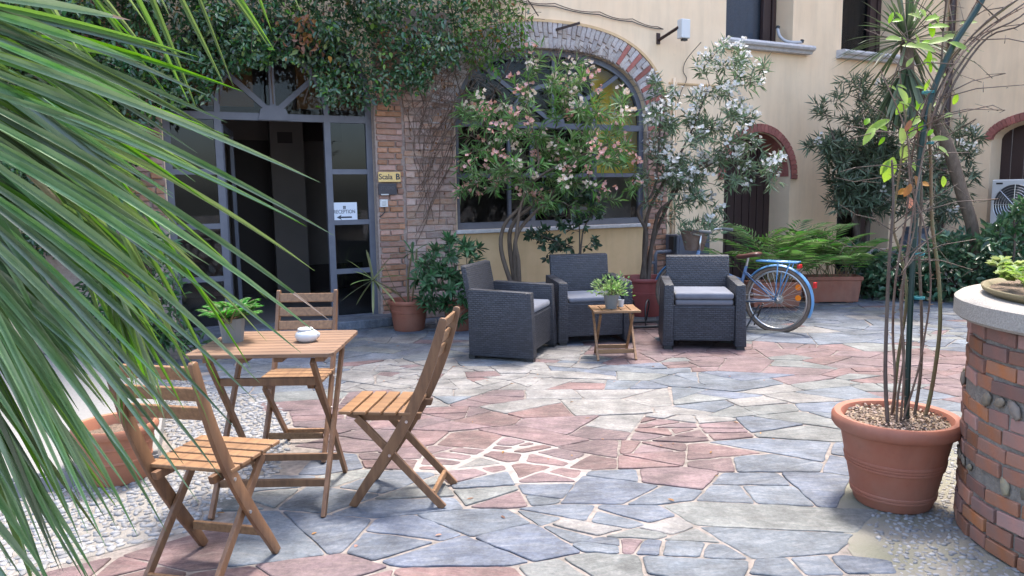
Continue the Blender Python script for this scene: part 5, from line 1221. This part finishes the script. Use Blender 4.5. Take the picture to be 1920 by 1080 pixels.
# planted basket in front of the handlebar (hangs there)
hp = Matrix.Translation(bike.location) @ Matrix.Rotation(HB, 4, 'Z') @ Vector((1.06, 0, .84))
bs_ = at(1302, 452, hp.y); bt = plant_at('planted_basket', 'brown wicker basket of silvery trailing plant on the front of the bicycle', 'basket', (bs_.x, bs_.y)); bt.location.z = bs_.z-.1
b = MB(); b.lathe([(0, 0), (.10, 0), (.15, .2), (.16, .22), (.14, .22), (.09, .02)], n=24); build(b, 'basket', bark_r, bt, smooth=True)
P = lobes_pts([(1310, 440, 30, 22), (1285, 432, 14, 12), (1340, 430, 20, 14)], 260, bs_.y, .15); n_ = len(P); A = np.array([tuple(p) for p in P]); c = np.array(tuple(bs_))
o = leaves('foliage', lf_olea2, A, unit(A-c+rnd(n_, .08)+UP*.05), rnd(n_), rs.uniform(.05, .1, n_), rs.uniform(.01, .018, n_), None, curl=.1); o.parent = bt; o.matrix_parent_inverse = Matrix.Translation(-Vector(bt.location))

# bicycle rack
rk0 = G(1165, 615); t = thing('bicycle_rack', 'low black metal bicycle rack between the middle and right armchairs', 'bicycle rack', (rk0.x+.35, rk0.y-.1, 0), R(8))
b = MB(); b.tube([(-.55, 0, .03), (.55, 0, .03)], .016, 8); b.tube([(-.55, .3, .03), (.55, .3, .03)], .016, 8); build(b, 'rail', blackp, t, smooth='all')
lp = None
for k in range(6):
    x = -.45+.17*k
    if lp is None: b = MB(); b.tube(smooth_line([(0, 0, .03), (0, .02, .22), (.05, .1, .30), (.1, .2, .24), (.1, .3, .03)]), .009, 8); lp = build(b, 'wheel_loop', blackp, t, smooth='all', loc=(x, 0, 0))
    else: link('wheel_loop', lp.data, t, (x, 0, 0))

# ---------------------------------------------------------------- table top things
def small_pot(name, label, loc, r1, r2, h, m, facet=0):
    t = thing(name, label, 'potted plant', loc); b = MB(); b.lathe([(0, 0), (r2, 0), (r1, h), (r1-.006, h), (r1-.01, h-.015), (0, h-.015)], n=facet or 28); build(b, 'pot', m, t, smooth=not facet); return t
c = G(437, 640, .76); t = small_pot('potted_fern', 'bright green fern in a faceted grey pot on the slatted table', (c.x, c.y, .76), .062, .048, .115, potgrey, 14)
palm_fronds(t, (c.x, c.y, .86), 44, .135, lf_fern, spread=.02, ln=.045, lw=.011, up=52)
c = G(1146, 578, .435); t = small_pot('potted_plant', 'small pale green leafy plant in a grey pot on the side table', (c.x, c.y, .435), .07, .048, .125, potgrey)
n_ = 420; A = np.array([c.x, c.y, .60])+rnd(n_)*np.array([.075, .07, .05]); A = A[A[:, 2] > .55]; n_ = len(A)
sub2 = leaves('foliage', lf_mint, A, unit(unit(A-np.array([c.x, c.y, .55]))+rnd(n_, .3)), unit(rnd(n_, .6)+UP), rs.uniform(.025, .045, n_), rs.uniform(.015, .022, n_), None, oval=True); sub2.parent = t; sub2.matrix_parent_inverse = Matrix.Translation(-Vector(t.location))
b = MB()
for _ in range(26): p = A[rs.randint(n_)]; b.tube([(c.x, c.y, .54), tuple(p)], .002, 4)
o = build(b, 'stems', bark_g, None); o.parent = t; o.matrix_parent_inverse = Matrix.Translation(-Vector(t.location))
c = G(576, 640, .76); t = thing('sugar_bowl', 'round white ceramic bowl with lid and spout on the slatted table', 'bowl', (c.x, c.y, .76))
b = MB(); b.lathe([(0, 0), (.035, 0), (.05, .012), (.056, .028), (.05, .045), (.038, .054), (0, .056)], n=36); build(b, 'bowl', white_c, t, smooth='all')
b = MB(); b.lathe([(0, .056), (.036, .055), (.038, .060), (.033, .066), (0, .069)], c=(-.006, 0, 0), n=32); build(b, 'lid', white_c, t, smooth='all')
b = MB(); b.tube([(.040, 0, .026), (.054, 0, .036), (.060, 0, .040)], [.018, .014, .006], 10); build(b, 'spout', white_c, t, smooth='all')
c = G(1163, 576, .435); t = thing('white_cup', 'tiny white cup behind the plant pot on the side table', 'cup', (c.x+.01, c.y+.05, .435)); b = MB(); b.lathe([(0, 0), (.025, 0), (.033, .06), (.029, .06), (.02, .01)], n=24); build(b, 'cup', white_c, t, smooth=True)

# terracotta pot left, behind near chair
pl = plant_at('terracotta_pot', 'empty orange terracotta pot on the pebbles behind the palm leaflets', 'pot', (G(222, 905).x-.03, 3.76)); pot_parts(pl, .205, .14, .30, m=mat('orange_terracotta', (.36, .14, .075), .7, col2=(.28, .115, .065), nscale=9), bands=(.12, .20))

# ---------------------------------------------------------------- brick well at right
wl = thing('brick_well', 'round red brick well with a thick speckled stone rim and leafy plants', 'planter', (PLC.x, PLC.y, 0))
b = MB(); b.lathe([(PLR-.015, 0), (PLR-.012, .45), (PLR-.022, .90)], n=72); build(b, 'mortar_core', mortar_g, wl, smooth='all')
wb = [brick_mesh(.06, l, .057, brick_p, .003, .003) for l in (.10, .12, .14, .16)]
courses = 14; z_ = .028; r_i = 0; ang0 = math.atan2(-PLC.y, -PLC.x)
peb_me = [o for o in peb.children if o.name.startswith('pebble')][0].data.copy(); peb_me.materials[0] = mat('river_stone', (.22, .17, .12), .85, col2=(.16, .135, .11), nscale=2, island=.4, hue=.03, obj=True)
for cidx in range(courses):
    if cidx in (4, 9):
        a = ang0-1.9
        while a < ang0+1.9:
            if random.random() < .55:
                o = link('stone', peb_me, wl, ((PLR-.005)*math.cos(a), (PLR-.005)*math.sin(a), z_+random.uniform(-.01, .01)), (random.uniform(0, 3), random.uniform(-.3, .3), a)); k = random.uniform(.6, 1.15); o.scale = (.013*k, .040*k, .022*k)
            a += random.uniform(.09, .14)
        z_ += .052; continue
    a = ang0-1.95+random.uniform(0, .15)
    while a < ang0+1.95:
        k = random.randrange(4); l = (.10, .12, .14, .16)[k]; da = (l+.014+random.uniform(-.004, .01))/PLR
        rr_ = PLR-.034-.01*(z_/.9)+random.uniform(.0, .008)
        link('brick', wb[k], wl, (rr_*math.cos(a+da/2), rr_*math.sin(a+da/2), z_+random.uniform(-.004, .004)), (random.uniform(-.04, .04), 0, a+da/2)); a += da
    z_ += .067
capm = mat('speckled_stone_rim', (.36, .33, .29), .85, col2=(.25, .225, .20), nscale=130, bump=.8, bscale=160, dist=.004)
b = MB(); b.lathe([(PLR-.05, .905), (PLR+.035, .905), (PLR+.05, .918), (PLR+.05, .985), (PLR+.03, 1.0), (.40, 1.0), (.40, .93), (.38, .90), (0, .90)], n=72); build(b, 'stone_rim', capm, wl, smooth=True)
b = MB(); b.lathe([(.56, 1.001), (.59, 1.02), (.595, 1.035), (.58, 1.035), (.55, 1.01)], n=60); build(b, 'bowl_edge', mat('olive_bowl', (.16, .13, .07), .7), wl, smooth='all')
b = MB(); b.lathe([(.57, 1.02), (0, 1.03)], n=40); build(b, 'soil', soil, wl)
tips = [Vector((PLC.x+rr_*math.cos(a), PLC.y+rr_*math.sin(a), 1.05+rs.uniform(.0, .07)+.22*max(0, .35-rr_))) for rr_, a in zip(np.sqrt(rs.uniform(0, 1, 260))*.56, rs.uniform(0, 6.28, 260))]
B, D, Nn, Ln, Ww = [], [], [], [], []
for p in tips:
    for k in range(11): a = rs.uniform(0, 6.28); B.append(tuple(p)); D.append((math.cos(a), math.sin(a), rs.uniform(.1, 1))); Nn.append((rs.normal()*.3, rs.normal()*.3, 1)); Ln.append(rs.uniform(.03, .06)); Ww.append(rs.uniform(.022, .034))
o = leaves('leafy_plants', lf_lett, B, D, Nn, Ln, Ww, None, oval=True, curl=.15, fold=.2); sub(wl, o)

# ---------------------------------------------------------------- foreground rose pot
rp = plant_at('potted_rose', 'tall thorny climbing rose tied to a green pole in a large terracotta pot', 'potted plant', (1.765, 3.34))
gravel = mat('bark_chip_soil', (.17, .115, .085), .95, col2=(.30, .23, .18), nscale=70, bump=1, bscale=110, dist=.01)
pot_parts(rp, .276, .168, .415, rim=.05, m=terra, bands=(.05, .065, .19, .205, .218, .35), rimh=.065, soilz=.035, soil_m=gravel)
n_ = 900; aa = rs.uniform(0, 6.28, n_); r_ = np.sqrt(rs.uniform(0, 1, n_))*.218; A = np.stack([1.765+r_*np.cos(aa), 3.34+r_*np.sin(aa), np.full(n_, .388)+rs.uniform(0, .012, n_)], 1)
sub(rp, stuff(leaves('bark_chips', mat('bark_chip', (.26, .19, .14), .9, island=.5, hue=.02), A, unit(rnd(n_)*np.array([1, 1, .2])), unit(rnd(n_, .5)+UP), rs.uniform(.012, .028, n_), rs.uniform(.008, .016, n_), None, oval=True)))
YR = 3.34
b = MB(); b.tube(smooth_line([at(1699, 812, YR), at(1704, 650, YR), at(1712, 480, YR), at(1722, 330, YR), at(1733, 240, YR), at(1752, 165, YR), at(1785, 90, YR), at(1830, 20, YR), at(1880, -60, YR), at(1960, -120, YR)], 5), .0125, 10); sub(rp, build(b, 'support_pole', pole_m, None, smooth='all'))
canes = [[(1665, 800), (1660, 700), (1664, 560), (1668, 480), (1675, 380), (1672, 300)], [(1668, 800), (1678, 720), (1674, 620), (1680, 520), (1700, 400), (1712, 280), (1740, 180), (1800, 60), (1850, -30)],
 [(1688, 795), (1695, 700), (1690, 600), (1700, 480), (1720, 350), (1745, 230), (1790, 120), (1860, 50), (1925, 10)], [(1712, 795), (1726, 700), (1728, 600), (1724, 480), (1728, 360), (1722, 250), (1760, 150), (1770, 40), (1780, -30)],
 [(1728, 800), (1745, 740), (1762, 620), (1760, 520), (1748, 420), (1745, 300), (1742, 220), (1760, 140), (1830, 60), (1920, -10)], [(1680, 800), (1684, 740), (1695, 660), (1688, 560), (1705, 470), (1716, 400), (1700, 250), (1685, 120)],
 [(1690, 798), (1720, 700), (1732, 640), (1745, 540), (1735, 430), (1706, 340), (1700, 250), (1650, 130)], [(1672, 800), (1683, 680), (1700, 560), (1690, 480), (1675, 420), (1690, 300), (1700, 200)]]
cols = [bark_d, bark_r, bark_r, bark, bark_g, bark, bark_r, bark_g]
thorn = MB(); canepts = []
for k, cn in enumerate(canes):
    Yk = YR+random.uniform(-.08, .08); pts = smooth_line([at(x, y_, Yk+random.uniform(-.03, .03)) for x, y_ in cn], 5); canepts.append(pts)
    r0 = .0095 if k in (0, 4) else random.uniform(.005, .008); b = MB(); b.tube(pts, [r0*(1-.55*i/len(pts)) for i in range(len(pts))], 6); sub(rp, build(b, 'cane', cols[k], None, smooth='all'))
    for i in range(1, len(pts)-1):
        for _ in range(2):
            p = pts[i].lerp(pts[i+1], random.random()); d = Vector((random.uniform(-1, 1), random.uniform(-1, 1), .2)).normalized(); thorn.tube([p, p+d*random.uniform(.012, .02)], [.003, .0005], 4)
tw = MB()
for _ in range(46):
    pts = random.choice(canepts); i = random.randrange(len(pts)//2, len(pts)-1); p = pts[i]; d = Vector((random.uniform(-1, 1), random.uniform(-.4, .4), random.uniform(-.2, .9))).normalized()*random.uniform(.12, .4)
    q = p+d; q2 = q+Vector((random.uniform(-.1, .1), 0, random.uniform(-.05, .1))); tw.tube([p, p.lerp(q, .5)+Vector((0, 0, .02)), q, q2], [.003, .0025, .002, .001], 5)
    for _2 in range(2): s_ = p.lerp(q, random.uniform(.3, 1)); tw.tube([s_, s_+Vector((random.uniform(-.1, .1), random.uniform(-.05, .05), random.uniform(-.02, .1)))], [.0018, .0008], 4)
for dx in (0, 12, -10, 22): tw.tube(smooth_line([at(1735+dx, 230, YR), at(1770+dx, 150, YR), at(1830+dx, 70, YR), at(1900+dx, 20+dx, YR-.05), at(1990, -40, YR)], 4), [.006-.0002*i for i in range(17)], 6)
sub(rp, stuff(build(tw, 'twigs', bark_d, None, smooth='all'))); sub(rp, stuff(build(thorn, 'thorns', bark_r, None)))
ty = MB()
for yy in (175, 270, 478, 560): 
    for k in range(3): c = at(1722 if yy > 300 else 1740, yy, YR); ty.tube([(c.x+.025*math.cos(a), c.y+.025*math.sin(a), c.z+.004*k) for a in np.linspace(0, 6.28, 13)[:-1]], .0012, 4, closed=True)
sub(rp, build(ty, 'wire_tie', mat('teal_wire', (.02, .22, .24), .5), None))
def leafcard(t, specs, m, name):
    for (x, y_, l, w_, az, el) in specs:
        p = at(x, y_, YR+random.uniform(-.1, .1)); d = Vector((math.cos(R(az)), random.uniform(-.5, .2), math.sin(R(az)))).normalized(); nn = Vector((random.uniform(-.3, .3), -.75, .6)).normalized(); sd = d.cross(nn).normalized(); nn = sd.cross(d)
        q = MB(); vs = []; n = 6
        for j in range(n+1):
            f = j/n; ww = w_*math.sin(math.pi*min(1, f*.96+.03))**.75; c = d*l*f-nn*l*.25*f*f; vs += [c+sd*ww/2+nn*ww*.15, c, c-sd*ww/2+nn*ww*.15]
        q.add(vs, [(3*j+a, 3*j+a+1, 3*j+a+4, 3*j+a+3) for j in range(n) for a in (0, 1)]); sub(t, build(q, name, m, None, smooth='all', loc=p))
leafcard(rp, [(1668, 225, .085, .035, 200, 0), (1665, 245, .07, .03, 150, 0), (1680, 215, .09, .04, 60, 0), (1700, 195, .08, .035, 120, 0), (1715, 205, .07, .035, 20, 0), (1650, 232, .08, .035, 210, 0), (1690, 75, .08, .035, 170, 0), (1712, 85, .10, .04, -10, 0), (1735, 90, .09, .038, 160, 0), (1740, 82, .09, .035, 20, 0), (1765, 72, .08, .035, 10, 0), (1780, 80, .09, .035, -20, 0), (1742, 95, .06, .03, -90, 0),
 (1728, 35, .06, .03, 150, 0), (1735, 38, .06, .03, 20, 0), (1780, 50, .08, .03, 170, 0), (1800, 45, .08, .03, 15, 0), (1675, 295, .11, .055, 255, 0), (1668, 300, .07, .03, 240, 0), (1725, 250, .07, .03, -20, 0), (1745, 262, .07, .03, 10, 0), (1757, 275, .08, .03, -25, 0), (1710, 235, .07, .03, 45, 0), (1694, 270, .08, .045, 270, 0), (1640, 240, .09, .035, 225, 0), (1700, 300, .08, .035, -40, 0), (1688, 240, .07, .05, 290, 0), (1748, 70, .06, .03, 100, 0), (1768, 330, .05, .025, -80, 0)]+[(random.gauss(1710, 40), random.uniform(30, 270), random.uniform(.035, .06), random.uniform(.016, .026), random.uniform(-60, 240), 0) for _ in range(30)], lf_lime, 'lime_leaf')
leafcard(rp, [(1708, 345, .06, .03, 250, 0), (1700, 355, .05, .03, 200, 0), (1715, 330, .06, .035, 300, 0), (1726, 345, .04, .03, 0, 0), (1705, 370, .05, .03, 270, 0), (1712, 240, .05, .03, 300, 0), (1708, 225, .05, .025, 250, 0)], lf_dead, 'dry_leaf')

# ---------------------------------------------------------------- climbers over the portal
def climber(label, poly, n, wr, mats_, probs, lsize, name='climber', trunkpx=None, extra=None, bumps=9):
    t = thing(name, label, 'climbing plant', tuple(wpt(trunkpx[0][0], trunkpx[0][1], .05)))
    cen = [(rs.uniform(min(p[0] for p in poly), max(p[0] for p in poly)), rs.uniform(min(p[1] for p in poly), max(p[1] for p in poly)), rs.uniform(25, 60), rs.uniform(.1, .35)) for _ in range(bumps*6)]
    A, D, Nn, Ln, Ww, mi = [], [], [], [], [], []
    xs = [p[0] for p in poly]; ys = [p[1] for p in poly]
    wn = np.array(tuple(WN))
    while len(A) < n:
        x, y_ = rs.uniform(min(xs), max(xs)), rs.uniform(min(ys), max(ys))
        jx, jy = x+rs.normal()*7, y_+rs.normal()*7
        if not inside((jx, jy), poly): continue
        bump = max([c[3]*max(0, 1-((x-c[0])**2+(y_-c[1])**2)/c[2]**2) for c in cen]); depth = wr[0]+(wr[1]-wr[0])*.4+bump; depth -= abs(rs.normal())*.14
        if bump < .02 and rs.uniform() < .45: continue
        depth = max(.04, depth)
        p = wpt(x, y_, depth); A.append(tuple(p)); D.append(tuple(unit(wn*.5+rs.normal(size=3)*.7-UP*.45))); Nn.append(tuple(unit(wn*.7+UP*.7+rs.normal(size=3)*.45))); l = lsize*rs.uniform(.55, 1.25); Ln.append(l); Ww.append(l*rs.uniform(.42, .6)); mi.append(rs.choice(len(mats_), p=probs))
    o = leaves('foliage', None, A, D, Nn, Ln, Ww, None, oval=True, fold=.15, curl=.12, mats=mats_, midx=mi); sub(t, o)
    b = MB()
    for _ in range(90):
        i = rs.randint(len(A)); p = Vector(A[i]); q = p+Vector(tuple(rs.normal(size=3)*.2)); b.tube(bez([p, p.lerp(q, .5)+Vector((0, 0, .05)), q], 4), .003, 4, cap=False)
    for x0 in range(int(min(xs)), int(max(xs)), 70):
        b.tube([wpt(x0+rs.uniform(-20, 20), y_, .1+rs.uniform(0, .05)) for y_ in np.linspace(min(ys), (min(ys)+max(ys))*.5, 6)], .008, 5)
    sub(t, stuff(build(b, 'stems', bark_d, None))); return t
POLY1 = [(-60, -90), (880, -90), (878, 20), (860, 60), (868, 95), (845, 125), (820, 118), (800, 165), (770, 175), (755, 160), (735, 190), (720, 198), (705, 180), (690, 205), (660, 200), (640, 188), (615, 200), (600, 165), (570, 120), (540, 105), (505, 122), (470, 118), (450, 140), (420, 135), (400, 170), (370, 190), (345, 175), (330, 215), (300, 190), (285, 230), (240, 240), (250, 330), (230, 420), (120, 480), (-60, 480)]
climber('dark glossy evergreen climber massed over the glazed portal', POLY1, 30000, (.2, .85), [lf_ivy, lf_ivy2, lf_dead], [.86, .13, .01], .066, 'evergreen_climber', [(60, 500)])
POLY2 = [(862, -90), (975, -90), (985, 15), (985, 55), (1000, 85), (975, 110), (955, 95), (940, 130), (925, 150), (905, 120), (880, 130), (865, 100), (850, 60), (868, 30)]
climber('fresh green trailing vine hanging at the left shoulder of the brick arch', POLY2, 2100, (.1, .35), [lf_vine, lf_ivy2, lf_dead, lf_ivy], [.6, .15, .1, .15], .06, 'trailing_vine', [(910, -20)])
# dead leaves cluster
dt = thing('dead_leaf_cluster', 'clump of dry brown leaves caught in the dark climber above the portal', 'dead leaves', tuple(wpt(580, 50, .5)))
P = [wpt(x, y_, .52+rs.uniform(-.08, .1)) for x, y_ in zip(rs.normal(580, 17, 60), rs.normal(55, 19, 60))]; n_ = len(P)
o = leaves('foliage', lf_dead, [tuple(p) for p in P], rnd(n_)-UP*.6, rnd(n_)+np.array([0, -1, .5]), rs.uniform(.05, .09, n_), rs.uniform(.03, .05, n_), None, oval=True, curl=.3); sub(dt, o)
# dead twigs hanging over pier
dt = thing('dead_creeper', 'tangle of dry brown creeper stems hanging down the rough brick strip', 'creeper', tuple(wpt(800, 300, .1))); b = MB()
for k in range(34):
    x0 = random.gauss(845, 38); y0 = random.uniform(80, 200); x1 = random.gauss(795, 14); y1 = random.uniform(250, 460); w_ = random.uniform(.03, .22)
    pts = [wpt(x0+(x1-x0)*f+random.gauss(0, 5), y0+(y1-y0)*f, w_*(1-f)+.04*f+random.uniform(0, .03)) for f in np.linspace(0, 1, 7)]; b.tube(smooth_line(pts, 2), random.uniform(.002, .0045), 4, cap=False)
for k in range(60):
    x0 = random.gauss(850, 40); y0 = random.gauss(170, 35); pts = [wpt(x0, y0, .15), wpt(x0+random.gauss(0, 25), y0+random.gauss(10, 15), .2), wpt(x0+random.gauss(0, 40), y0+random.gauss(25, 20), .15)]; b.tube(smooth_line(pts, 3), .003, 4, cap=False)
sub(dt, stuff(build(b, 'stems', bark_r, None)))
P = [wpt(x, y_, .12+rs.uniform(-.08, .1)) for x, y_ in zip(rs.normal(830, 28, 90), rs.normal(200, 70, 90))]; n_ = len(P)
o = leaves('dry_leaves', lf_brown, [tuple(p) for p in P], rnd(n_)-UP*.6, rnd(n_)+np.array([0, -1, .5]), rs.uniform(.03, .06, n_), rs.uniform(.015, .03, n_), None, oval=True, curl=.3); sub(dt, o)
b = MB()
for k in range(40):
    x0 = random.gauss(1045, 40); pts = [wpt(x0, 90+random.uniform(-6, 6), .03), wpt(x0+random.gauss(0, 12), 105, .05), wpt(x0+random.gauss(0, 20), 118+random.gauss(0, 10), .03)]; b.tube(smooth_line(pts, 3), .003, 4, cap=False)
o = build(b, 'dry_twigs', bark_r); tag(o, 'wisp of dry twigs hanging from the crown of the window arch', 'twigs')
# indoor sword plant behind the window (seen against yellow)
ip = thing('indoor_plant', 'spiky indoor plant seen through the arched window against yellow wall', 'houseplant', tuple(wpt(1165, 330, -.45))); swords(ip, wpt(1165, 215, -.26), 20, .38, .04, lf_cord, lo=-10, hi=85, droop=.3)
# plants left of portal behind the palm
t = plant_at('leafy_shrub', 'mixed green shrub against the brick left of the portal, behind the palm', 'shrub', (at(300, 560, 6.4).x, 6.4)); P = lobes_pts([(290, 540, 55, 110), (240, 450, 60, 80), (200, 600, 80, 80), (320, 640, 60, 30)], 1500, 6.6, .4); P = [p for p in P if p.z > .12]; n_ = len(P); A = np.array([tuple(p) for p in P])
sub(t, leaves('foliage', lf_pitto, A, unit(rnd(n_)+np.array([.2, -.5, -.1])), unit(rnd(n_, .5)+UP), rs.uniform(.07, .16, n_), rs.uniform(.02, .045, n_), None, oval=True, curl=.1))
b = MB()
for _ in range(16): p = random.choice(P); b.tube(bez([(t.location.x+random.uniform(-.3, .3), 6.5, .1), (t.location.x, 6.5, p.z*.6), p], 5), .007, 5)
sub(t, stuff(build(b, 'stems', bark_d, None)))

# ---------------------------------------------------------------- foreground palm
palm = thing('palm_tree', 'large palm whose long pale green leaflets fan across the left foreground', 'palm tree', (-1.85, .95, 0))
b = MB(); b.tube(smooth_line([(-1.85, .95, 0), (-1.84, .95, .6), (-1.80, .97, 1.2), (-1.76, 1.0, 1.75)]), [.16, .15, .15, .14, .14, .13, .13, .13, .13, .13, .13, .12, .12], 14); sub(palm, build(b, 'trunk', bark, None, smooth='all'))
def frond(bases, label=None):
    pts = [Vector((-1.76, 1.0, 1.78))]+[at(*q) for q in bases]; pts = smooth_line(pts, 4); b = MB(); b.tube(pts, [.013-.010*i/len(pts) for i in range(len(pts))], 8); o = build(b, 'frond', bark_g, None, smooth='all'); sub(palm, o); return o
def leaflet(fr_, bx, by, tx, ty, Y0, Y1, wmm, m, sag=.10, roll=0., tipdry=False, n=9):
    a = at(bx, by, Y0); c = at(tx, ty, Y1); L_ = (c-a).length; mid = a.lerp(c, .5)+Vector((0, 0, sag*L_)); pts = bez([a, mid, c], n)
    side = (c-a).cross(CP+Vector((0, 0, .25))-a).normalized(); q = MB(); vs = []
    for i, p in enumerate(pts):
        f = i/n; tg = (pts[min(i+1, n)]-pts[max(i-1, 0)]).normalized(); s_ = (side-tg*side.dot(tg)).normalized(); s_ = Quaternion(tg, roll+.25*f) @ s_; nn = s_.cross(tg)
        ww = wmm*.00056*(min(1, .45+f*2.2) if f < .35 else 1-((f-.35)/.65)**2.1)+.0006
        vs += [p-s_*ww*.46+nn*ww*.42-a, p-a, p+s_*ww*.46+nn*ww*.42-a]
    q.m = []; fs = []
    for i in range(n):
        q.k = 1 if (tipdry and i >= n-1) else 0
        o_ = len(q.v)
        for s2 in (0, 1): q.f.append((3*i+s2, 3*i+s2+1, 3*i+s2+4, 3*i+s2+3)); q.m.append(q.k)
    q.v = [tuple(v) for v in vs]
    o = build(q, 'leaflet', [m, palm_tip], None, loc=a)
    o.parent = fr_; o.matrix_parent_inverse = Matrix.Translation(-Vector(palm.location)) if False else fr_.matrix_world.inverted()
    return o
bpy.context.view_layer.update()
fA = frond([(-260, -80, 1.05), (-110, 60, 1.12), (-95, 300, 1.15), (-100, 560, 1.15), (-110, 800, 1.12)])
fB = frond([(-200, -250, 1.25), (100, -170, 1.35), (420, -130, 1.4), (620, -110, 1.45)])
fC = frond([(-160, 60, 1.5), (-60, 200, 1.55), (60, 330, 1.6), (160, 430, 1.65), (240, 520, 1.7)])
fD = frond([(-200, 250, .95), (-120, 480, .98), (-100, 760, 1.0), (-90, 980, 1.0)])
bpy.context.view_layer.update()
A_L = [(-60, -10, 245, 38, 30, 1), (-70, 10, 268, 117, 26, 1), (-90, 120, 222, 277, 22, 1), (-80, 52, 430, 205, 0, 0), (-80, 80, 600, 342, 26, 1), (-80, 110, 627, 442, 26, 1), (-80, 140, 560, 415, 22, 0), (-80, 170, 617, 600, 26, 1), (-80, 200, 597, 627, 27, 1), (-80, 230, 565, 662, 27, 0),
 (-80, 265, 487, 718, 27, 0), (-85, 300, 480, 752, 24, 0), (-85, 330, 443, 805, 24, 0), (-85, 355, 415, 895, 25, 0), (-90, 380, 372, 942, 24, 0), (-90, 400, 344, 870, 23, 0), (-90, 420, 312, 997, 24, 0), (-90, 440, 258, 1005, 24, 1), (-90, 460, 285, 925, 24, 0), (-95, 480, 235, 955, 22, 0), (-95, 500, 220, 992, 22, 0), (-95, 200, 330, 520, 24, 1), (-95, 240, 405, 560, 24, 0),
 (-60, 60, 400, 262, 20, 1), (-80, 155, 480, 372, 22, 1), (-90, 300, 107, 585, 34, 1), (-90, 270, 97, 547, 30, 1), (-90, 330, 78, 612, 26, 1), (-95, 360, 60, 650, 26, 1), (-90, 250, 300, 470, 26, 0), (-90, 320, 360, 660, 26, 0), (-90, 350, 330, 745, 25, 0), (-90, 390, 300, 790, 24, 0), (-90, 420, 222, 843, 24, 1), (-90, 450, 200, 800, 25, 0)]
for bx, by, tx, ty, wmm, dry in A_L:
    if wmm: leaflet(fA, bx, by, tx, ty, 1.13+random.uniform(-.03, .03), 1.22+random.uniform(-.06, .12), wmm*.92, palm_a, sag=.03+.00022*max(0, ty-200)*.5, roll=random.uniform(-.25, .35), tipdry=bool(dry) and random.random() < .15)
B_L = [(130, -60, 333, 205, 12), (240, -110, 370, 208, 15), (200, -110, 355, 195, 15), (290, -100, 423, 165, 14), (330, -110, 438, 163, 9), (380, -100, 515, 95, 13), (360, -110, 506, 90, 12), (440, -120, 510, 60, 10), (490, -130, 565, 25, 8), (60, -120, 257, 80, 16), (20, -120, 240, 50, 16), (250, -100, 318, 30, 10), (100, -120, 300, 130, 12), (10, -130, 160, 120, 15), (-40, -120, 200, 140, 15), (160, -110, 275, 45, 9), (0, -120, 120, 200, 13)]
for bx, by, tx, ty, wmm in B_L: leaflet(fB, bx, by, tx, ty, 1.38, 1.42+random.uniform(-.05, .1), wmm*1.25, palm_b, sag=.03, roll=random.uniform(-.6, .6))
C_L = [(150, 250, 590, 508, 17), (140, 240, 575, 425, 12), (130, 260, 500, 560, 13), (60, 200, 462, 350, 14), (220, 330, 470, 690, 13), (230, 380, 500, 640, 10), (40, 160, 380, 330, 16), (200, 350, 395, 800, 16), (190, 330, 420, 740, 15), (220, 420, 350, 690, 20), (240, 400, 440, 620, 14), (180, 300, 350, 560, 18), (120, 220, 345, 440, 18)]
for bx, by, tx, ty, wmm in C_L: leaflet(fC, bx, by, tx, ty, 1.55, 1.75, wmm*1.35, palm_b, sag=.06, roll=random.uniform(-.6, .6))
for k in range(110):
    by = random.uniform(40, 560); f = (by-40)/520; bx = -40+.45*by+random.uniform(-30, 20); ang = R(18+48*f+random.uniform(-14, 20)); L_ = random.uniform(170, 330)*(1-.15*f)
    tx = bx+L_*math.cos(ang); ty = by+L_*math.sin(ang)
    leaflet(fC, bx, by, tx, ty, 1.62, 1.75+random.uniform(-.1, .2), random.uniform(15, 26), random.choice((palm_b, palm_b, palm_a)), sag=.05, roll=random.uniform(-.7, .7), n=7)
for k in range(150):
    by = random.uniform(-40, 760); f = (by-60)/720; ang = R(24+40*f+random.uniform(-8, 12)); L_ = random.uniform(300, 560)*(1-.15*f); bx = -70
    leaflet(fA, bx, by, bx+L_*math.cos(ang), by+L_*math.sin(ang), 1.28, 1.42+random.uniform(-.08, .1), random.uniform(17, 26), random.choice((palm_a, palm_a, palm_b)), sag=.04+.05*f, roll=random.uniform(-.5, .5), n=8)
D_L = [(20, 470, 119, 1072, 22), (0, 480, 90, 1048, 22), (-20, 520, 80, 1000, 20), (60, 480, 198, 1025, 20), (30, 460, 155, 1025, 20), (70, 500, 165, 1000, 16), (-40, 640, 60, 1010, 22), (-60, 620, 45, 960, 22), (-60, 700, 20, 1060, 24), (-70, 760, 100, 1100, 30), (-80, 860, 110, 1130, 34), (-90, 900, 60, 1150, 34), (-90, 820, 40, 1080, 26), (90, 520, 150, 940, 16), (-60, 560, 100, 905, 18), (120, 600, 190, 960, 14), (40, 560, 140, 900, 20)]
for bx, by, tx, ty, wmm in D_L: leaflet(fD, bx-250+random.uniform(-30, 20), by-170, tx, ty, 1.02, 1.06+random.uniform(-.05, .05), wmm*1.1, palm_a, sag=.17, roll=random.uniform(-.6, .6))

# ---------------------------------------------------------------- litter on the paving
n_ = 70; A = np.stack([rs.uniform(-1.5, 3.2, n_), rs.uniform(2.4, 8.0, n_), np.full(n_, .004)], 1)
fl_ = leaves('fallen_leaves', lf_brown, A, unit(rnd(n_)*np.array([1, 1, .05])), unit(rnd(n_, .15)+UP), rs.uniform(.015, .045, n_), rs.uniform(.008, .018, n_), None, oval=True, fold=.2)
fl_['label'] = 'scattered dry leaves lying on the crazy paving'; fl_['category'] = 'leaf litter'; stuff(fl_)
